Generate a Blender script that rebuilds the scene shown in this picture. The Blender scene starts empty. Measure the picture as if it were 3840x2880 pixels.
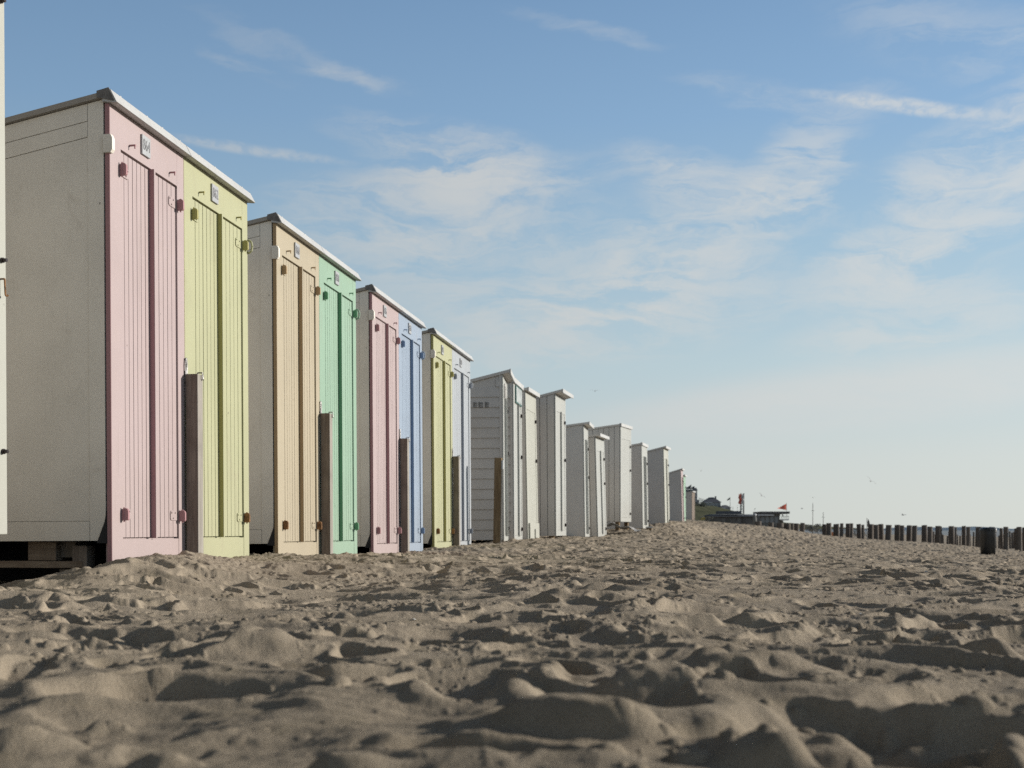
import bpy, math, random
import numpy as np
from mathutils import Vector, Matrix

rnd = random.Random(7)
sc = bpy.context.scene
COL = sc.collection
R = math.radians
F = 1150.0                      # focal length in pixels of a 1024 px wide picture
CU, CV = 512.0, 530.0           # optical axis / horizon
ALPHA = math.atan(190.0 / F)    # direction of the row of cabins, clockwise from +Y

def lin(r, g, b):
    def f(c):
        c /= 255.0
        return c / 12.92 if c <= 0.04045 else ((c + 0.055) / 1.055) ** 2.4
    return (f(r), f(g), f(b))

def sub(u, v, Y):               # a bearing and a depth -> world point (camera at the origin)
    return Vector(((u - CU) / F * Y, Y, (CV - v) / F * Y))

# ------------------------------------------------------------------ tagging
def tag(o, label, cat, group=None, kind=None):
    if label: o['label'] = label
    if cat: o['category'] = cat
    if group: o['group'] = group
    if kind: o['kind'] = kind
    return o

def thing(name, label, cat, loc=(0, 0, 0), rot=(0, 0, 0), group=None):
    o = bpy.data.objects.new(name, None)
    o.empty_display_size = 0.1
    COL.objects.link(o)
    o.location = loc
    o.rotation_euler = rot
    return tag(o, label, cat, group)

# ------------------------------------------------------------------ mesh builder
class MB:
    def __init__(s):
        s.v = []; s.f = []; s.sm = []
    def add(s, vs, fs, smooth=False):
        n = len(s.v)
        s.v += [tuple(p) for p in vs]
        s.f += [tuple(i + n for i in f) for f in fs]
        s.sm += [smooth] * len(fs)
        return s
    def box(s, x0, x1, y0, y1, z0, z1):
        if x0 > x1: x0, x1 = x1, x0
        if y0 > y1: y0, y1 = y1, y0
        if z0 > z1: z0, z1 = z1, z0
        v = [(x0,y0,z0),(x1,y0,z0),(x1,y1,z0),(x0,y1,z0),(x0,y0,z1),(x1,y0,z1),(x1,y1,z1),(x0,y1,z1)]
        return s.add(v, [(0,3,2,1),(4,5,6,7),(0,1,5,4),(1,2,6,5),(2,3,7,6),(3,0,4,7)])
    def slab(s, xz, y0, y1):    # prism: profile in x,z (counter-clockwise seen from -y) extruded along y
        n = len(xz)
        v = [(x, y0, z) for x, z in xz] + [(x, y1, z) for x, z in xz]
        f = [tuple(range(n)), tuple(reversed(range(n, 2 * n)))]
        for i in range(n):
            j = (i + 1) % n
            f.append((i, i + n, j + n, j))
        return s.add(v, f)
    def plate(s, yz, x0, x1):   # prism: profile in y,z extruded along x
        n = len(yz)
        v = [(x0, y, z) for y, z in yz] + [(x1, y, z) for y, z in yz]
        f = [tuple(reversed(range(n))), tuple(range(n, 2 * n))]
        for i in range(n):
            j = (i + 1) % n
            f.append((i, j, j + n, i + n))
        return s.add(v, f)
    def tube(s, p0, p1, r0, r1=None, n=10, smooth=True):
        r1 = r0 if r1 is None else r1
        p0 = Vector(p0); p1 = Vector(p1)
        d = (p1 - p0).normalized()
        a = d.orthogonal().normalized(); b = d.cross(a)
        v = []
        for p, r in ((p0, r0), (p1, r1)):
            for k in range(n):
                t = 2 * math.pi * k / n
                v.append(p + a * (r * math.cos(t)) + b * (r * math.sin(t)))
        f = [(k, (k + 1) % n, n + (k + 1) % n, n + k) for k in range(n)]
        s.add(v, f, smooth)
        s.add(v[:n], [tuple(reversed(range(n)))]); s.add(v[n:], [tuple(range(n))])
        return s
    def path(s, pts, r, n=6):
        for a, b in zip(pts[:-1], pts[1:]): s.tube(a, b, r, n=n)
        return s
    def lathe(s, prof, n=24, sq=2.0, c=(0, 0)):  # prof: (r,z); sq>2 -> rounded square section
        rings = []
        for r, z in prof:
            ring = []
            for k in range(n):
                t = 2 * math.pi * k / n
                ct, st = math.cos(t), math.sin(t)
                q = (abs(ct) ** sq + abs(st) ** sq) ** (-1.0 / sq)
                ring.append((c[0] + r * q * ct, c[1] + r * q * st, z))
            rings.append(ring)
        v = [p for ring in rings for p in ring]
        f = []
        for i in range(len(rings) - 1):
            for k in range(n):
                k2 = (k + 1) % n
                f.append((i * n + k, i * n + k2, (i + 1) * n + k2, (i + 1) * n + k))
        s.add(v, f, True)
        s.add(rings[0], [tuple(reversed(range(n)))]); s.add(rings[-1], [tuple(range(n))])
        return s
    def build(s, name, mat, parent=None, bevel=0.0):
        me = bpy.data.meshes.new(name)
        me.from_pydata(s.v, [], s.f)
        me.polygons.foreach_set('use_smooth', s.sm)
        me.materials.append(mat)
        me.update()
        o = bpy.data.objects.new(name, me)
        COL.objects.link(o)
        if parent is not None: o.parent = parent
        if bevel:
            m = o.modifiers.new('Bevel', 'BEVEL'); m.width = bevel; m.segments = 2; m.limit_method = 'ANGLE'
        return o

def text_mesh(name, body, size, mat, parent, depth=0.002):
    cu = bpy.data.curves.new(name, 'FONT')
    cu.body = body; cu.size = size; cu.extrude = depth; cu.align_x = 'CENTER'; cu.align_y = 'CENTER'
    tmp = bpy.data.objects.new(name + '_tmp', cu)
    COL.objects.link(tmp)
    dg = bpy.context.evaluated_depsgraph_get()
    me = bpy.data.meshes.new_from_object(tmp.evaluated_get(dg))
    bpy.data.objects.remove(tmp); bpy.data.curves.remove(cu)
    me.materials.clear(); me.materials.append(mat)
    o = bpy.data.objects.new(name, me)
    COL.objects.link(o); o.parent = parent
    return o

# ------------------------------------------------------------------ materials
def nmat(name):
    m = bpy.data.materials.new(name); m.use_nodes = True
    nt = m.node_tree; nt.nodes.clear()
    out = nt.nodes.new('ShaderNodeOutputMaterial')
    b = nt.nodes.new('ShaderNodeBsdfPrincipled')
    nt.links.new(b.outputs[0], out.inputs[0])
    return m, nt, b

def N(nt, t, **kw):
    n = nt.nodes.new(t)
    for k, v in kw.items(): setattr(n, k, v)
    return n

def noise(nt, vec, scale, detail=4, rough=0.55, dist=0.0):
    n = N(nt, 'ShaderNodeTexNoise')
    n.inputs['Scale'].default_value = scale; n.inputs['Detail'].default_value = detail
    n.inputs['Roughness'].default_value = rough; n.inputs['Distortion'].default_value = dist
    nt.links.new(vec, n.inputs['Vector'])
    return n.outputs['Fac']

def mrange(nt, val, a, b, c=0.0, d=1.0, smooth=True):
    n = N(nt, 'ShaderNodeMapRange')
    if smooth: n.interpolation_type = 'SMOOTHSTEP'
    n.inputs[1].default_value = a; n.inputs[2].default_value = b
    n.inputs[3].default_value = c; n.inputs[4].default_value = d
    nt.links.new(val, n.inputs[0])
    return n.outputs[0]

def mixc(nt, fac, a, b, mode='MIX'):
    n = N(nt, 'ShaderNodeMix', data_type='RGBA', blend_type=mode)
    for sock, v in ((n.inputs[0], fac), (n.inputs[6], a), (n.inputs[7], b)):
        if isinstance(v, (float, int)): sock.default_value = v
        elif isinstance(v, tuple): sock.default_value = (*v, 1.0)
        else: nt.links.new(v, sock)
    return n.outputs[2]

def math_(nt, op, a, b=None, clamp=False):
    n = N(nt, 'ShaderNodeMath', operation=op); n.use_clamp = clamp
    for i, v in enumerate((a, b)):
        if v is None: continue
        if isinstance(v, (float, int)): n.inputs[i].default_value = v
        else: nt.links.new(v, n.inputs[i])
    return n.outputs[0]

def mapping(nt, vec, scale=(1, 1, 1), rot=(0, 0, 0), loc=(0, 0, 0), typ='POINT'):
    n = N(nt, 'ShaderNodeMapping', vector_type=typ)
    n.inputs['Location'].default_value = loc
    n.inputs['Rotation'].default_value = rot
    n.inputs['Scale'].default_value = scale
    nt.links.new(vec, n.inputs['Vector'])
    return n.outputs[0]

def paint(name, col, dirt=(0.16, 0.13, 0.10), amount=0.35, streaks=.9, rough=0.55, chips=0.5, low=0.5, seed=0.0):
    m, nt, b = nmat(name)
    tc = N(nt, 'ShaderNodeTexCoord').outputs['Object']
    tc = mapping(nt, tc, loc=(seed, seed * 1.7, 0))
    big = noise(nt, tc, 2.2, 5, 0.6, 0.3)
    streak = noise(nt, mapping(nt, tc, scale=(14, 14, 0.9)), 1.6, 5, 0.65)
    fine = noise(nt, tc, 60, 3, 0.6)
    c = mixc(nt, mrange(nt, big, 0.38, 0.72, 0, amount * 0.45), col, tuple(x * 0.72 for x in col))
    c = mixc(nt, mrange(nt, streak, 0.56, 0.80, 0, amount * streaks), c, mixc(nt, 0.55, col, dirt))
    blot = noise(nt, mapping(nt, tc, scale=(1, 1, .55), loc=(4.2, 1.1, 0)), 5.5, 7, 0.72, 0.8)
    c = mixc(nt, mrange(nt, blot, 0.54, 0.74, 0, amount * 0.75), c, mixc(nt, 0.5, col, (0.30, 0.24, 0.18)))
    # grime rising from the sand
    z = N(nt, 'ShaderNodeSeparateXYZ'); nt.links.new(N(nt, 'ShaderNodeTexCoord').outputs['Object'], z.inputs[0])
    zz = math_(nt, 'ADD', z.outputs[2], math_(nt, 'MULTIPLY', big, -0.5))
    c = mixc(nt, mrange(nt, zz, 0.45, -0.25, 0, low * 0.5), c, mixc(nt, 0.5, col, (0.33, 0.27, 0.2)))
    # nail heads and small chips in the paint
    vo = N(nt, 'ShaderNodeTexVoronoi'); vo.inputs['Scale'].default_value = 9.0
    nt.links.new(mapping(nt, tc, scale=(1, 1, 0.7)), vo.inputs['Vector'])
    dots = mrange(nt, vo.outputs['Distance'], 0.035, 0.05, 1, 0)
    sel = mrange(nt, noise(nt, tc, 3.1, 2), 0.52, 0.6, 0, chips)
    c = mixc(nt, math_(nt, 'MULTIPLY', dots, sel), c, (0.09, 0.07, 0.06))
    nt.links.new(c, b.inputs['Base Color'])
    nt.links.new(mrange(nt, fine, 0.3, 0.7, rough - 0.1, rough + 0.15), b.inputs['Roughness'])
    bp = N(nt, 'ShaderNodeBump'); bp.inputs['Strength'].default_value = 0.25; bp.inputs['Distance'].default_value = 0.004
    nt.links.new(math_(nt, 'ADD', streak, math_(nt, 'MULTIPLY', fine, 0.3)), bp.inputs['Height'])
    nt.links.new(bp.outputs[0], b.inputs['Normal'])
    b.inputs['Specular IOR Level'].default_value = 0.3
    return m

def wood(name, a, c2, rough=0.85, scale=(18, 18, 1.2)):
    m, nt, b = nmat(name)
    tc = N(nt, 'ShaderNodeTexCoord').outputs['Object']
    g = noise(nt, mapping(nt, tc, scale=scale), 2.0, 6, 0.65, 0.6)
    k = noise(nt, tc, 5.0, 3)
    c = mixc(nt, mrange(nt, g, 0.35, 0.68), a, c2)
    c = mixc(nt, mrange(nt, k, 0.45, 0.75, 0, 0.5), c, tuple(x * 0.55 for x in a))
    nt.links.new(c, b.inputs['Base Color'])
    b.inputs['Roughness'].default_value = rough
    bp = N(nt, 'ShaderNodeBump'); bp.inputs['Strength'].default_value = 0.5; bp.inputs['Distance'].default_value = 0.01
    nt.links.new(g, bp.inputs['Height']); nt.links.new(bp.outputs[0], b.inputs['Normal'])
    b.inputs['Specular IOR Level'].default_value = 0.2
    return m

def plain(name, col, rough=0.7, metal=0.0, var=0.25, scale=6.0):
    m, nt, b = nmat(name)
    tc = N(nt, 'ShaderNodeTexCoord').outputs['Object']
    g = noise(nt, tc, scale, 4)
    nt.links.new(mixc(nt, mrange(nt, g, 0.35, 0.7, 0, 1), col, tuple(x * (1 - var * 1.4) for x in col)), b.inputs['Base Color'])
    b.inputs['Roughness'].default_value = rough; b.inputs['Metallic'].default_value = metal
    return m

M = {}
WHITE = (0.405, 0.412, 0.388)
M['side'] = paint('side_white', (0.84, 0.79, 0.70), amount=0.7, streaks=.3, chips=0.8, low=0.7)
M['white'] = paint('hut_white', WHITE, amount=0.4, chips=0.8, low=0.6)
M['white_grey'] = paint('hut_white_grey', (0.58, 0.555, 0.525), amount=0.45, chips=0.6, low=0.6, seed=3.1)
M['white_warm'] = paint('hut_white_warm', (0.76, 0.72, 0.655), amount=0.45, chips=0.6, low=0.7, seed=5.2)
M['cream'] = paint('cream_white', (0.42, 0.42, 0.37), amount=0.2, chips=0.4, low=0.3, seed=1.3)
M['trim'] = paint('roof_trim', (0.51, 0.51, 0.50), amount=0.8, chips=1.0, low=0.0, seed=2.0)
M['felt'] = plain('roof_felt', (0.20, 0.19, 0.18), 0.95, scale=20)
M['roof_edge'] = paint('roof_edge', (0.36, 0.33, 0.29), amount=0.9, chips=1.0, low=0, seed=8.0)
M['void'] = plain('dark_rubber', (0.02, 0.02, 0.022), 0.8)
M['plate'] = plain('plate_white', (0.40, 0.41, 0.42), 0.5, var=0.1)
M['ink'] = plain('plate_ink', (0.21, 0.21, 0.22), 0.6)
M['bolt'] = plain('dark_iron', (0.045, 0.035, 0.035), 0.4, 0.6)
M['steel'] = plain('dull_steel', (0.35, 0.34, 0.33), 0.4, 0.8, 0.5, 30)
M['post'] = wood('post_wood', (0.17, 0.135, 0.11), (0.25, 0.21, 0.175))
M['post_grey'] = wood('post_grey', (0.36, 0.33, 0.29), (0.26, 0.235, 0.205))
M['post_brown'] = wood('post_brown', (0.15, 0.10, 0.055), (0.23, 0.165, 0.095))
M['pile'] = wood('groyne_pile', (0.12, 0.10, 0.086), (0.20, 0.172, 0.148))
M['beam'] = wood('sleeper', (0.20, 0.15, 0.11), (0.30, 0.24, 0.18), scale=(2, 18, 18))
M['block'] = wood('pale_block', (0.22, 0.19, 0.16), (0.28, 0.25, 0.21))
M['interior'] = plain('hut_floor', (0.10, 0.085, 0.07), 0.9)

PASTEL = {
    'pink':   ((0.73, 0.565, 0.555), (0.50, 0.235, 0.25)),
    'yellow': ((0.70, 0.70, 0.40), (0.50, 0.45, 0.12)),
    'orange': ((0.72, 0.61, 0.42), (0.52, 0.34, 0.15)),
    'green':  ((0.45, 0.69, 0.50), (0.14, 0.40, 0.20)),
    'blue':   ((0.47, 0.585, 0.74), (0.20, 0.32, 0.52)),
    'pale':   ((0.62, 0.665, 0.71), (0.33, 0.36, 0.42)),
}
for i, (k, (a, d)) in enumerate(PASTEL.items()):
    g_ = sum(a) / 3
    a = tuple(.60 * (.89 * c + .11 * g_) for c in a)
    gd_ = sum(d) / 3
    d = tuple(.85 * (.8 * c + .2 * gd_) for c in d)
    M[k] = paint(k + '_paint', a, amount=0.5, chips=0.9, low=0.45, seed=i * 1.9)
    M[k + '_shaded'] = paint(k + '_edge', d, amount=0.2, chips=0.3, low=0.2, seed=i * 1.9 + 4)  # deeper copy of each paint: shade put into the colour
M['rusty'] = plain('rusty_iron', (0.30, 0.15, 0.06), 0.8, 0.1, 0.5, 40)

# ------------------------------------------------------------------ ground heights
PTS = np.array([
    # near the camera
    (0,0,-.27),(0,1.2,-.26),(-.8,1.5,-.25),(.8,1.5,-.26),(0,3,-.235),(-1.2,3,-.235),(1.2,3,-.25),(2.5,4,-.26),
    (-2.6,3.2,-.26),(-2.1,4.6,-.245),(-3.2,5.4,-.28),(-4.5,6.4,-.29),(-3.2,6.5,-.31),(-2.45,6.15,-.30),(-2.3,5.5,-.27),
    (-2.0,5.9,-.15),(-2.16,5.95,-.205),(-1.8,6.6,-.155),(-1.6,5.6,-.19),(-1.2,7.0,-.205),
    (-1.45,7.7,-.18),(-1.55,8.3,-.195),(-1.3,9.0,-.215),(-1.35,9.75,-.235),(-1.2,10.6,-.245),(-.95,11.6,-.235),(-.9,12.6,-.225),(-.3,9.5,-.24),(-.2,11.5,-.24),
    (-.6,13.4,-.2),(-.45,14.8,-.195),(-2.8,8.4,-.26),(-2.8,10.6,-.3),(-2.2,13,-.3),(-1.6,16.5,-.25),(-.1,16.6,-.175),(.05,18,-.165),
    (.5,20.8,-.155),(1.6,24,-.165),(2.0,25.3,-.16),(2.6,27.5,-.03),(1.2,28.5,-.06),(4.0,30,.02),(3.0,31,0.0),(5.1,33,.09),(7.7,47,.30),(9,52,.31),(12.3,75,.52),
    # open sand
    (0,5,-.225),(1,6,-.235),(3,7,-.26),(.3,9,-.235),(2,10,-.25),(4.5,10,-.33),(7,12,-.42),(0.8,15,-.2),(3,17,-.26),(7,18,-.46),
    (2.4,22,-.18),(6,24,-.32),(11,26,-.64),(5.5,33,-.03),(9,36,-.33),(15.7,37.5,-.83),(20,40,-.95),(9.5,47,.17),(13,47,-.34),(16.3,48,-.58),(19,48,-.78),(26,50,-1.1),
    (10.4,58,.27),(13.4,62,.2),(16.6,61,-.33),(21.8,60,-.70),(26,59,-1.10),(34,58,-1.3),
    # beyond
    (16,85,-.1),(24,85,-1.2),(36,90,-1.7),(30,130,-1.4),(50,125,-1.95),(70,130,-2.15),(45,220,-1.4),(90,300,-2.4),(140,280,-2.8),(60,420,-1.6),(150,600,-2.7),(230,400,-3.4),
    (100,60,-3.4),(40,20,-1.7),(20,8,-.9),(60,0,-2.5),(20,-15,-.9),(0,-12,-.35),(-15,-10,.2),(120,-60,-4),(-60,-60,1.0),(0,-80,-.6),
    # behind the huts
    (-6,6,-.15),(-8,12,.1),(-8,20,.3),(-6,30,.45),(-4,40,.55),(0,55,.6),(6,80,.8),(-25,30,2.0),(-30,80,3.0),(-15,140,3.0),(20,200,1.0),(0,400,4.0),(-200,400,8.0),(60,900,0.0),(400,900,-3.6),(-400,900,8),
], dtype=float)
def _phi(d): return np.sqrt(d * d + 0.35 ** 2)
def _warp(x, y):               # compress distance so that near and far points weigh alike
    r = np.sqrt(x * x + y * y) + 1e-9
    k = np.log1p(r / 3.0) * 3.0 / r
    return x * k, y * k
_px, _py = _warp(PTS[:, 0], PTS[:, 1])
_A = _phi(np.hypot(_px[:, None] - _px[None], _py[:, None] - _py[None]))
_wts = np.linalg.solve(np.block([[_A, np.ones((len(PTS), 1))], [np.ones((1, len(PTS))), np.zeros((1, 1))]]), np.append(PTS[:, 2], 0))
def ground(x, y):
    x = np.asarray(x, float); y = np.asarray(y, float)
    wx, wy = _warp(x, y)
    z = np.full(x.shape, _wts[-1])
    for i in range(len(PTS)):
        z += _wts[i] * _phi(np.hypot(wx - _px[i], wy - _py[i]))
    return z
def gz(x, y): return float(ground(np.array([x]), np.array([y]))[0])

# ------------------------------------------------------------------ numpy noise for the sand
def _hash(ix, iy, s):
    h = (ix.astype(np.int64) * 374761393 + iy.astype(np.int64) * 668265263 + s * 974711) & 0xFFFFFFFF
    h = ((h ^ (h >> 13)) * 1274126177) & 0xFFFFFFFF
    h = (h ^ (h >> 16)) & 0xFFFFFFFF
    h = (h * 2246822519) & 0xFFFFFFFF
    return ((h ^ (h >> 15)) & 0xFFFFFFFF) / 4294967296.0
def perlin(x, y, s=0):
    ix = np.floor(x); iy = np.floor(y); fx = x - ix; fy = y - iy
    u = fx * fx * fx * (fx * (fx * 6 - 15) + 10); w = fy * fy * fy * (fy * (fy * 6 - 15) + 10)
    def g(a, b):
        t = _hash(ix + a, iy + b, s) * (2 * math.pi)
        return np.cos(t) * (fx - a) + np.sin(t) * (fy - b)
    n0 = g(0, 0) * (1 - u) + g(1, 0) * u
    n1 = g(0, 1) * (1 - u) + g(1, 1) * u
    return (n0 * (1 - w) + n1 * w) * 1.5
def fbm(x, y, o=4, s=0, gain=0.5):
    a = 1.0; t = 0.0; f = 1.0
    for k in range(o):
        t = t + a * perlin(x * f + 17.3 * k, y * f - 9.1 * k, s + k); a *= gain; f *= 2.03
    return t
def sstep(a, b, x):
    t = np.clip((x - a) / (b - a), 0, 1); return t * t * (3 - 2 * t)
def stamps(x, y, cell, L, Wd, depth, rim, s, prob=0.9, round_=False):
    """scattered foot-prints: one oval hollow with a pushed-up rim in most cells"""
    ix = np.floor(x / cell); iy = np.floor(y / cell)
    z = np.zeros_like(x)
    for dx in (-1, 0, 1):
        for dy in (-1, 0, 1):
            cx = ix + dx; cy = iy + dy
            px = (cx + 0.1 + 0.8 * _hash(cx, cy, s)) * cell - x
            py = (cy + 0.1 + 0.8 * _hash(cx, cy, s + 1)) * cell - y
            t = _hash(cx, cy, s + 2) * math.pi
            sc_ = 0.7 + 0.7 * _hash(cx, cy, s + 3)
            on = (_hash(cx, cy, s + 4) < prob) * (0.35 + 0.65 * _hash(cx, cy, s + 5))
            a = (px * np.cos(t) + py * np.sin(t)) / (L * sc_)
            b = (-px * np.sin(t) + py * np.cos(t)) / (Wd * sc_)
            d = np.sqrt(a * a + b * b)
            floor_ = -depth * (1 - sstep(0.60, 1.0, d)) * (1 + 0.5 * a)
            rm = rim * np.exp(-((d - 1.12) / 0.22) ** 2) * (1 + 0.7 * np.clip(a, -1, 1))
            z += on * (floor_ + rm)
    return z
def clods(x, y, cell, r, h, s, prob):
    ix = np.floor(x / cell); iy = np.floor(y / cell)
    z = np.zeros_like(x)
    for dx in (-1, 0, 1):
        for dy in (-1, 0, 1):
            cx = ix + dx; cy = iy + dy
            px = (cx + 0.15 + 0.7 * _hash(cx, cy, s)) * cell - x
            py = (cy + 0.15 + 0.7 * _hash(cx, cy, s + 1)) * cell - y
            k = 0.4 + 0.9 * _hash(cx, cy, s + 3)
            d2 = (px * px + py * py) / (r * k) ** 2
            z = np.maximum(z, (_hash(cx, cy, s + 4) < prob) * h * k * np.sqrt(np.clip(1 - d2, 0, 1)))
    return z
# mounds and hollows one can point at in the foreground: x, y, half length, half width, angle, height
FEAT = []
def feat(u, v, hl, hw, ang, h, sharp=1.0, zg=-.25):
    Y = -zg * F / (v - CV)
    FEAT.append(((u - CU) / F * Y, Y, hl, hw, R(ang), h, sharp))
feat(22, 740, .085, .06, 20, .040, 1.5)
feat(108, 716, .045, .026, 25, .022, 1.5)
feat(158, 757, .05, .026, 10, .018, 1.4)
feat(235, 655, .17, .10, 8, .040, .7)
feat(205, 688, .15, .07, -14, -.042, .7)
feat(110, 640, .17, .06, 5, -.028, .8)
feat(240, 605, .22, .06, 3, -.030, .9)
feat(585, 735, .13, .05, -10, .040, 1.1)
feat(475, 752, .15, .05, -15, -.045, .9)
feat(690, 692, .15, .06, 5, -.042, .7)
feat(800, 735, .16, .05, 5, -.040, .8)
feat(960, 725, .24, .06, -24, -.055, .8)
feat(745, 672, .14, .06, 0, .024, 1.0)
feat(625, 655, .17, .05, 3, -.040, .7)
feat(775, 766, .09, .045, 5, .026, 1.3)
feat(950, 762, .09, .045, -10, .024, 1.3)
feat(352, 768, .06, .03, 0, .022, 1.5)
feat(470, 690, .22, .06, 8, -.045, .8)
feat(900, 650, .18, .05, 0, -.032, .8)
feat(575, 610, .16, .07, 0, .030, .8)
feat(735, 618, .16, .07, 0, -.040, .7)
feat(340, 620, .05, .03, 0, .022, 1.5)
feat(300, 635, .035, .03, 0, .020, 1.5)
def relief(x, y, r, heap):
    x0 = x; x = x / 1.22                              # wind and feet have drawn the relief out across the beach
    wx = x + 0.09 * fbm(x * 1.7, y * 1.7, 3, 71); wy = y + 0.09 * fbm(x * 1.7 + 9, y * 1.7 + 4, 3, 72)
    z = 0.030 * fbm(wx / 1.0, wy / 0.85, 2, 1, 0.5)
    # crested drifts, a little longer across the beach than along it
    rg = 1 - np.abs(perlin(wx / 0.50, wy / 0.42, 21)) * 2.0
    z += 0.044 * sstep(0.10, 1.02, rg) * np.clip(0.60 + 1.1 * perlin(x / 1.4, y / 1.4, 23), 0, 1.3)
    m = sstep(-.30, .30, perlin(x / 2.1, y / 2.1, 31))
    q1 = 0.007 * fbm(x / .12, y / .12, 3, 81); q2 = 0.007 * fbm(x / .12 + 5, y / .12 + 3, 3, 82)
    z += (0.6 + 0.4 * m) * stamps(wx + q1, wy + q2, 0.37, 0.172, 0.085, 0.062, 0.014, 100, 0.85)
    z += (0.15 + 0.5 * m * sstep(1.6, 3.5, r)) * stamps(x + q1, y + q2, 0.24, 0.070, 0.045, 0.018, 0.006, 140, 0.6)
    far_ = sstep(2.2, 5.0, r)
    z += (0.10 + 0.6 * m * far_) * stamps(x + q2, y - q1, 0.11, 0.035, 0.022, 0.009, 0.004, 180, 0.5)
    # crumbs of damp sand gather along the edges of the prints
    cm = np.maximum(sstep(0.04, 0.26, perlin(x / .55, y / .55, 41)), heap * sstep(-.25, .1, perlin(x / .35, y / .35, 45)))
    z += heap * (0.7 * stamps(x + q2, y + q1, 0.15, 0.055, 0.03, 0.020, 0.008, 300, 0.8) + 0.006 * fbm(x / .10, y / .10, 4, 310, .6))
    z += cm * clods(x0 + q1, y + q2, 0.075, 0.019, 0.012, 220, 0.40)
    z += sstep(.08, .34, perlin(x / .4, y / .4, 43)) * clods(x0, y, 0.030, 0.008, 0.0055, 260, 0.35)
    z += 0.0022 * fbm(x0 / .06, y / .06, 3, 51, .5)
    z += 0.0010 * np.sin((x * 0.5 + y) * 2 * math.pi / 0.055 + 4 * perlin(x / .3, y / .3, 61)) * sstep(0.0, .3, perlin(x / .7 + 3, y / .7, 62))
    return z - 0.012

def detail(x, y):
    r = np.hypot(x, y)
    row_ = x + 3.1 - 0.1652 * y                      # distance from the cabin fronts: trampled and crumbly there
    heap = sstep(-.1, .05, row_) * (1 - sstep(.35, 1.3, row_)) * sstep(5.2, 6.0, y) * (1 - sstep(24, 34, y))
    wn = 1 - sstep(1.35, 2.6, r)                     # broad soft drifts close by, trampled ground beyond
    z = np.zeros_like(x)
    m = wn > 0
    if m.any(): z[m] += wn[m] * 0.92 * relief(x[m], y[m], r[m], heap[m])
    k = 0.52
    z += (0.20 + 0.80 * (1 - wn)) * k * 1.24 * relief(x / k + 7.3, y / k + 3.1, r / k, heap)
    amp = 1.0 + 0.5 * sstep(14, 40, r)
    return z * amp * np.clip(1.0 - sstep(180, 500, r) * 0.9, 0, 1)

def sand_height(x, y):
    z = ground(x, y)
    d = detail(x, y)
    # heaps blown against the cabin fronts are lumpier
    for (fx, fy, hl, hw, t, h, sh) in FEAT:
        m = (np.abs(x - fx) < 0.7) & (np.abs(y - fy) < 0.7)
        if not m.any(): continue
        dx = x[m] - fx; dy = y[m] - fy
        a = (dx * math.cos(t) + dy * math.sin(t)) / hl; b = (-dx * math.sin(t) + dy * math.cos(t)) / hw
        dd = np.sqrt(a * a + b * b) + 0.22 * perlin(dx / .08 + 3 * fx, dy / .08, 91) + (0.16 * perlin(dx / .02 + 5 * fx, dy / .02, 92) if h > 0 and hl < .06 else 0)
        z[m] += h * (1 - sstep(0.30, 1.15, dd))
    return z + d

def sand_material():
    m, nt, b = nmat('beach_sand')
    g = N(nt, 'ShaderNodeNewGeometry').outputs['Position']
    n1 = noise(nt, g, 1.3, 5, 0.6); n2 = noise(nt, g, 9.0, 4, 0.6); n3 = noise(nt, g, 900.0, 2, 0.7); n4 = noise(nt, g, 160.0, 4, 0.7)
    c = mixc(nt, mrange(nt, n1, 0.35, 0.7), (0.475, 0.395, 0.30), (0.395, 0.325, 0.245))
    c = mixc(nt, mrange(nt, n2, 0.5, 0.75, 0, 0.5), c, (0.28, 0.232, 0.156))
    c = mixc(nt, mrange(nt, n3, 0.30, 0.62, 0.5, 0), c, (0.17, 0.138, 0.095))
    n5 = noise(nt, g, 330.0, 3, 0.7)
    c = mixc(nt, mrange(nt, n5, 0.36, 0.60, 0.42, 0), c, (0.15, 0.122, 0.085))
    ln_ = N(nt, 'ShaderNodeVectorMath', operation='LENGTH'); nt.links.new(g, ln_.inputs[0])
    # sand colour is darkened close to the camera to deepen the foreground shade
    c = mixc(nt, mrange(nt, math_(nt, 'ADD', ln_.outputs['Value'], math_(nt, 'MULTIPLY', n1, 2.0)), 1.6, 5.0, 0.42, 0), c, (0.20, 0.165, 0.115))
    c = mixc(nt, mrange(nt, n3, 0.66, 0.72, 0, 0.7), c, (0.50, 0.45, 0.38))
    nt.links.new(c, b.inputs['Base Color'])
    b.inputs['Roughness'].default_value = 0.95; b.inputs['Specular IOR Level'].default_value = 0.15
    bp = N(nt, 'ShaderNodeBump'); bp.inputs['Strength'].default_value = 0.7; bp.inputs['Distance'].default_value = 0.0045
    nt.links.new(math_(nt, 'ADD', math_(nt, 'MULTIPLY', n4, 1.0), math_(nt, 'MULTIPLY', n3, 0.45)), bp.inputs['Height'])
    nt.links.new(bp.outputs[0], b.inputs['Normal'])
    return m

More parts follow.
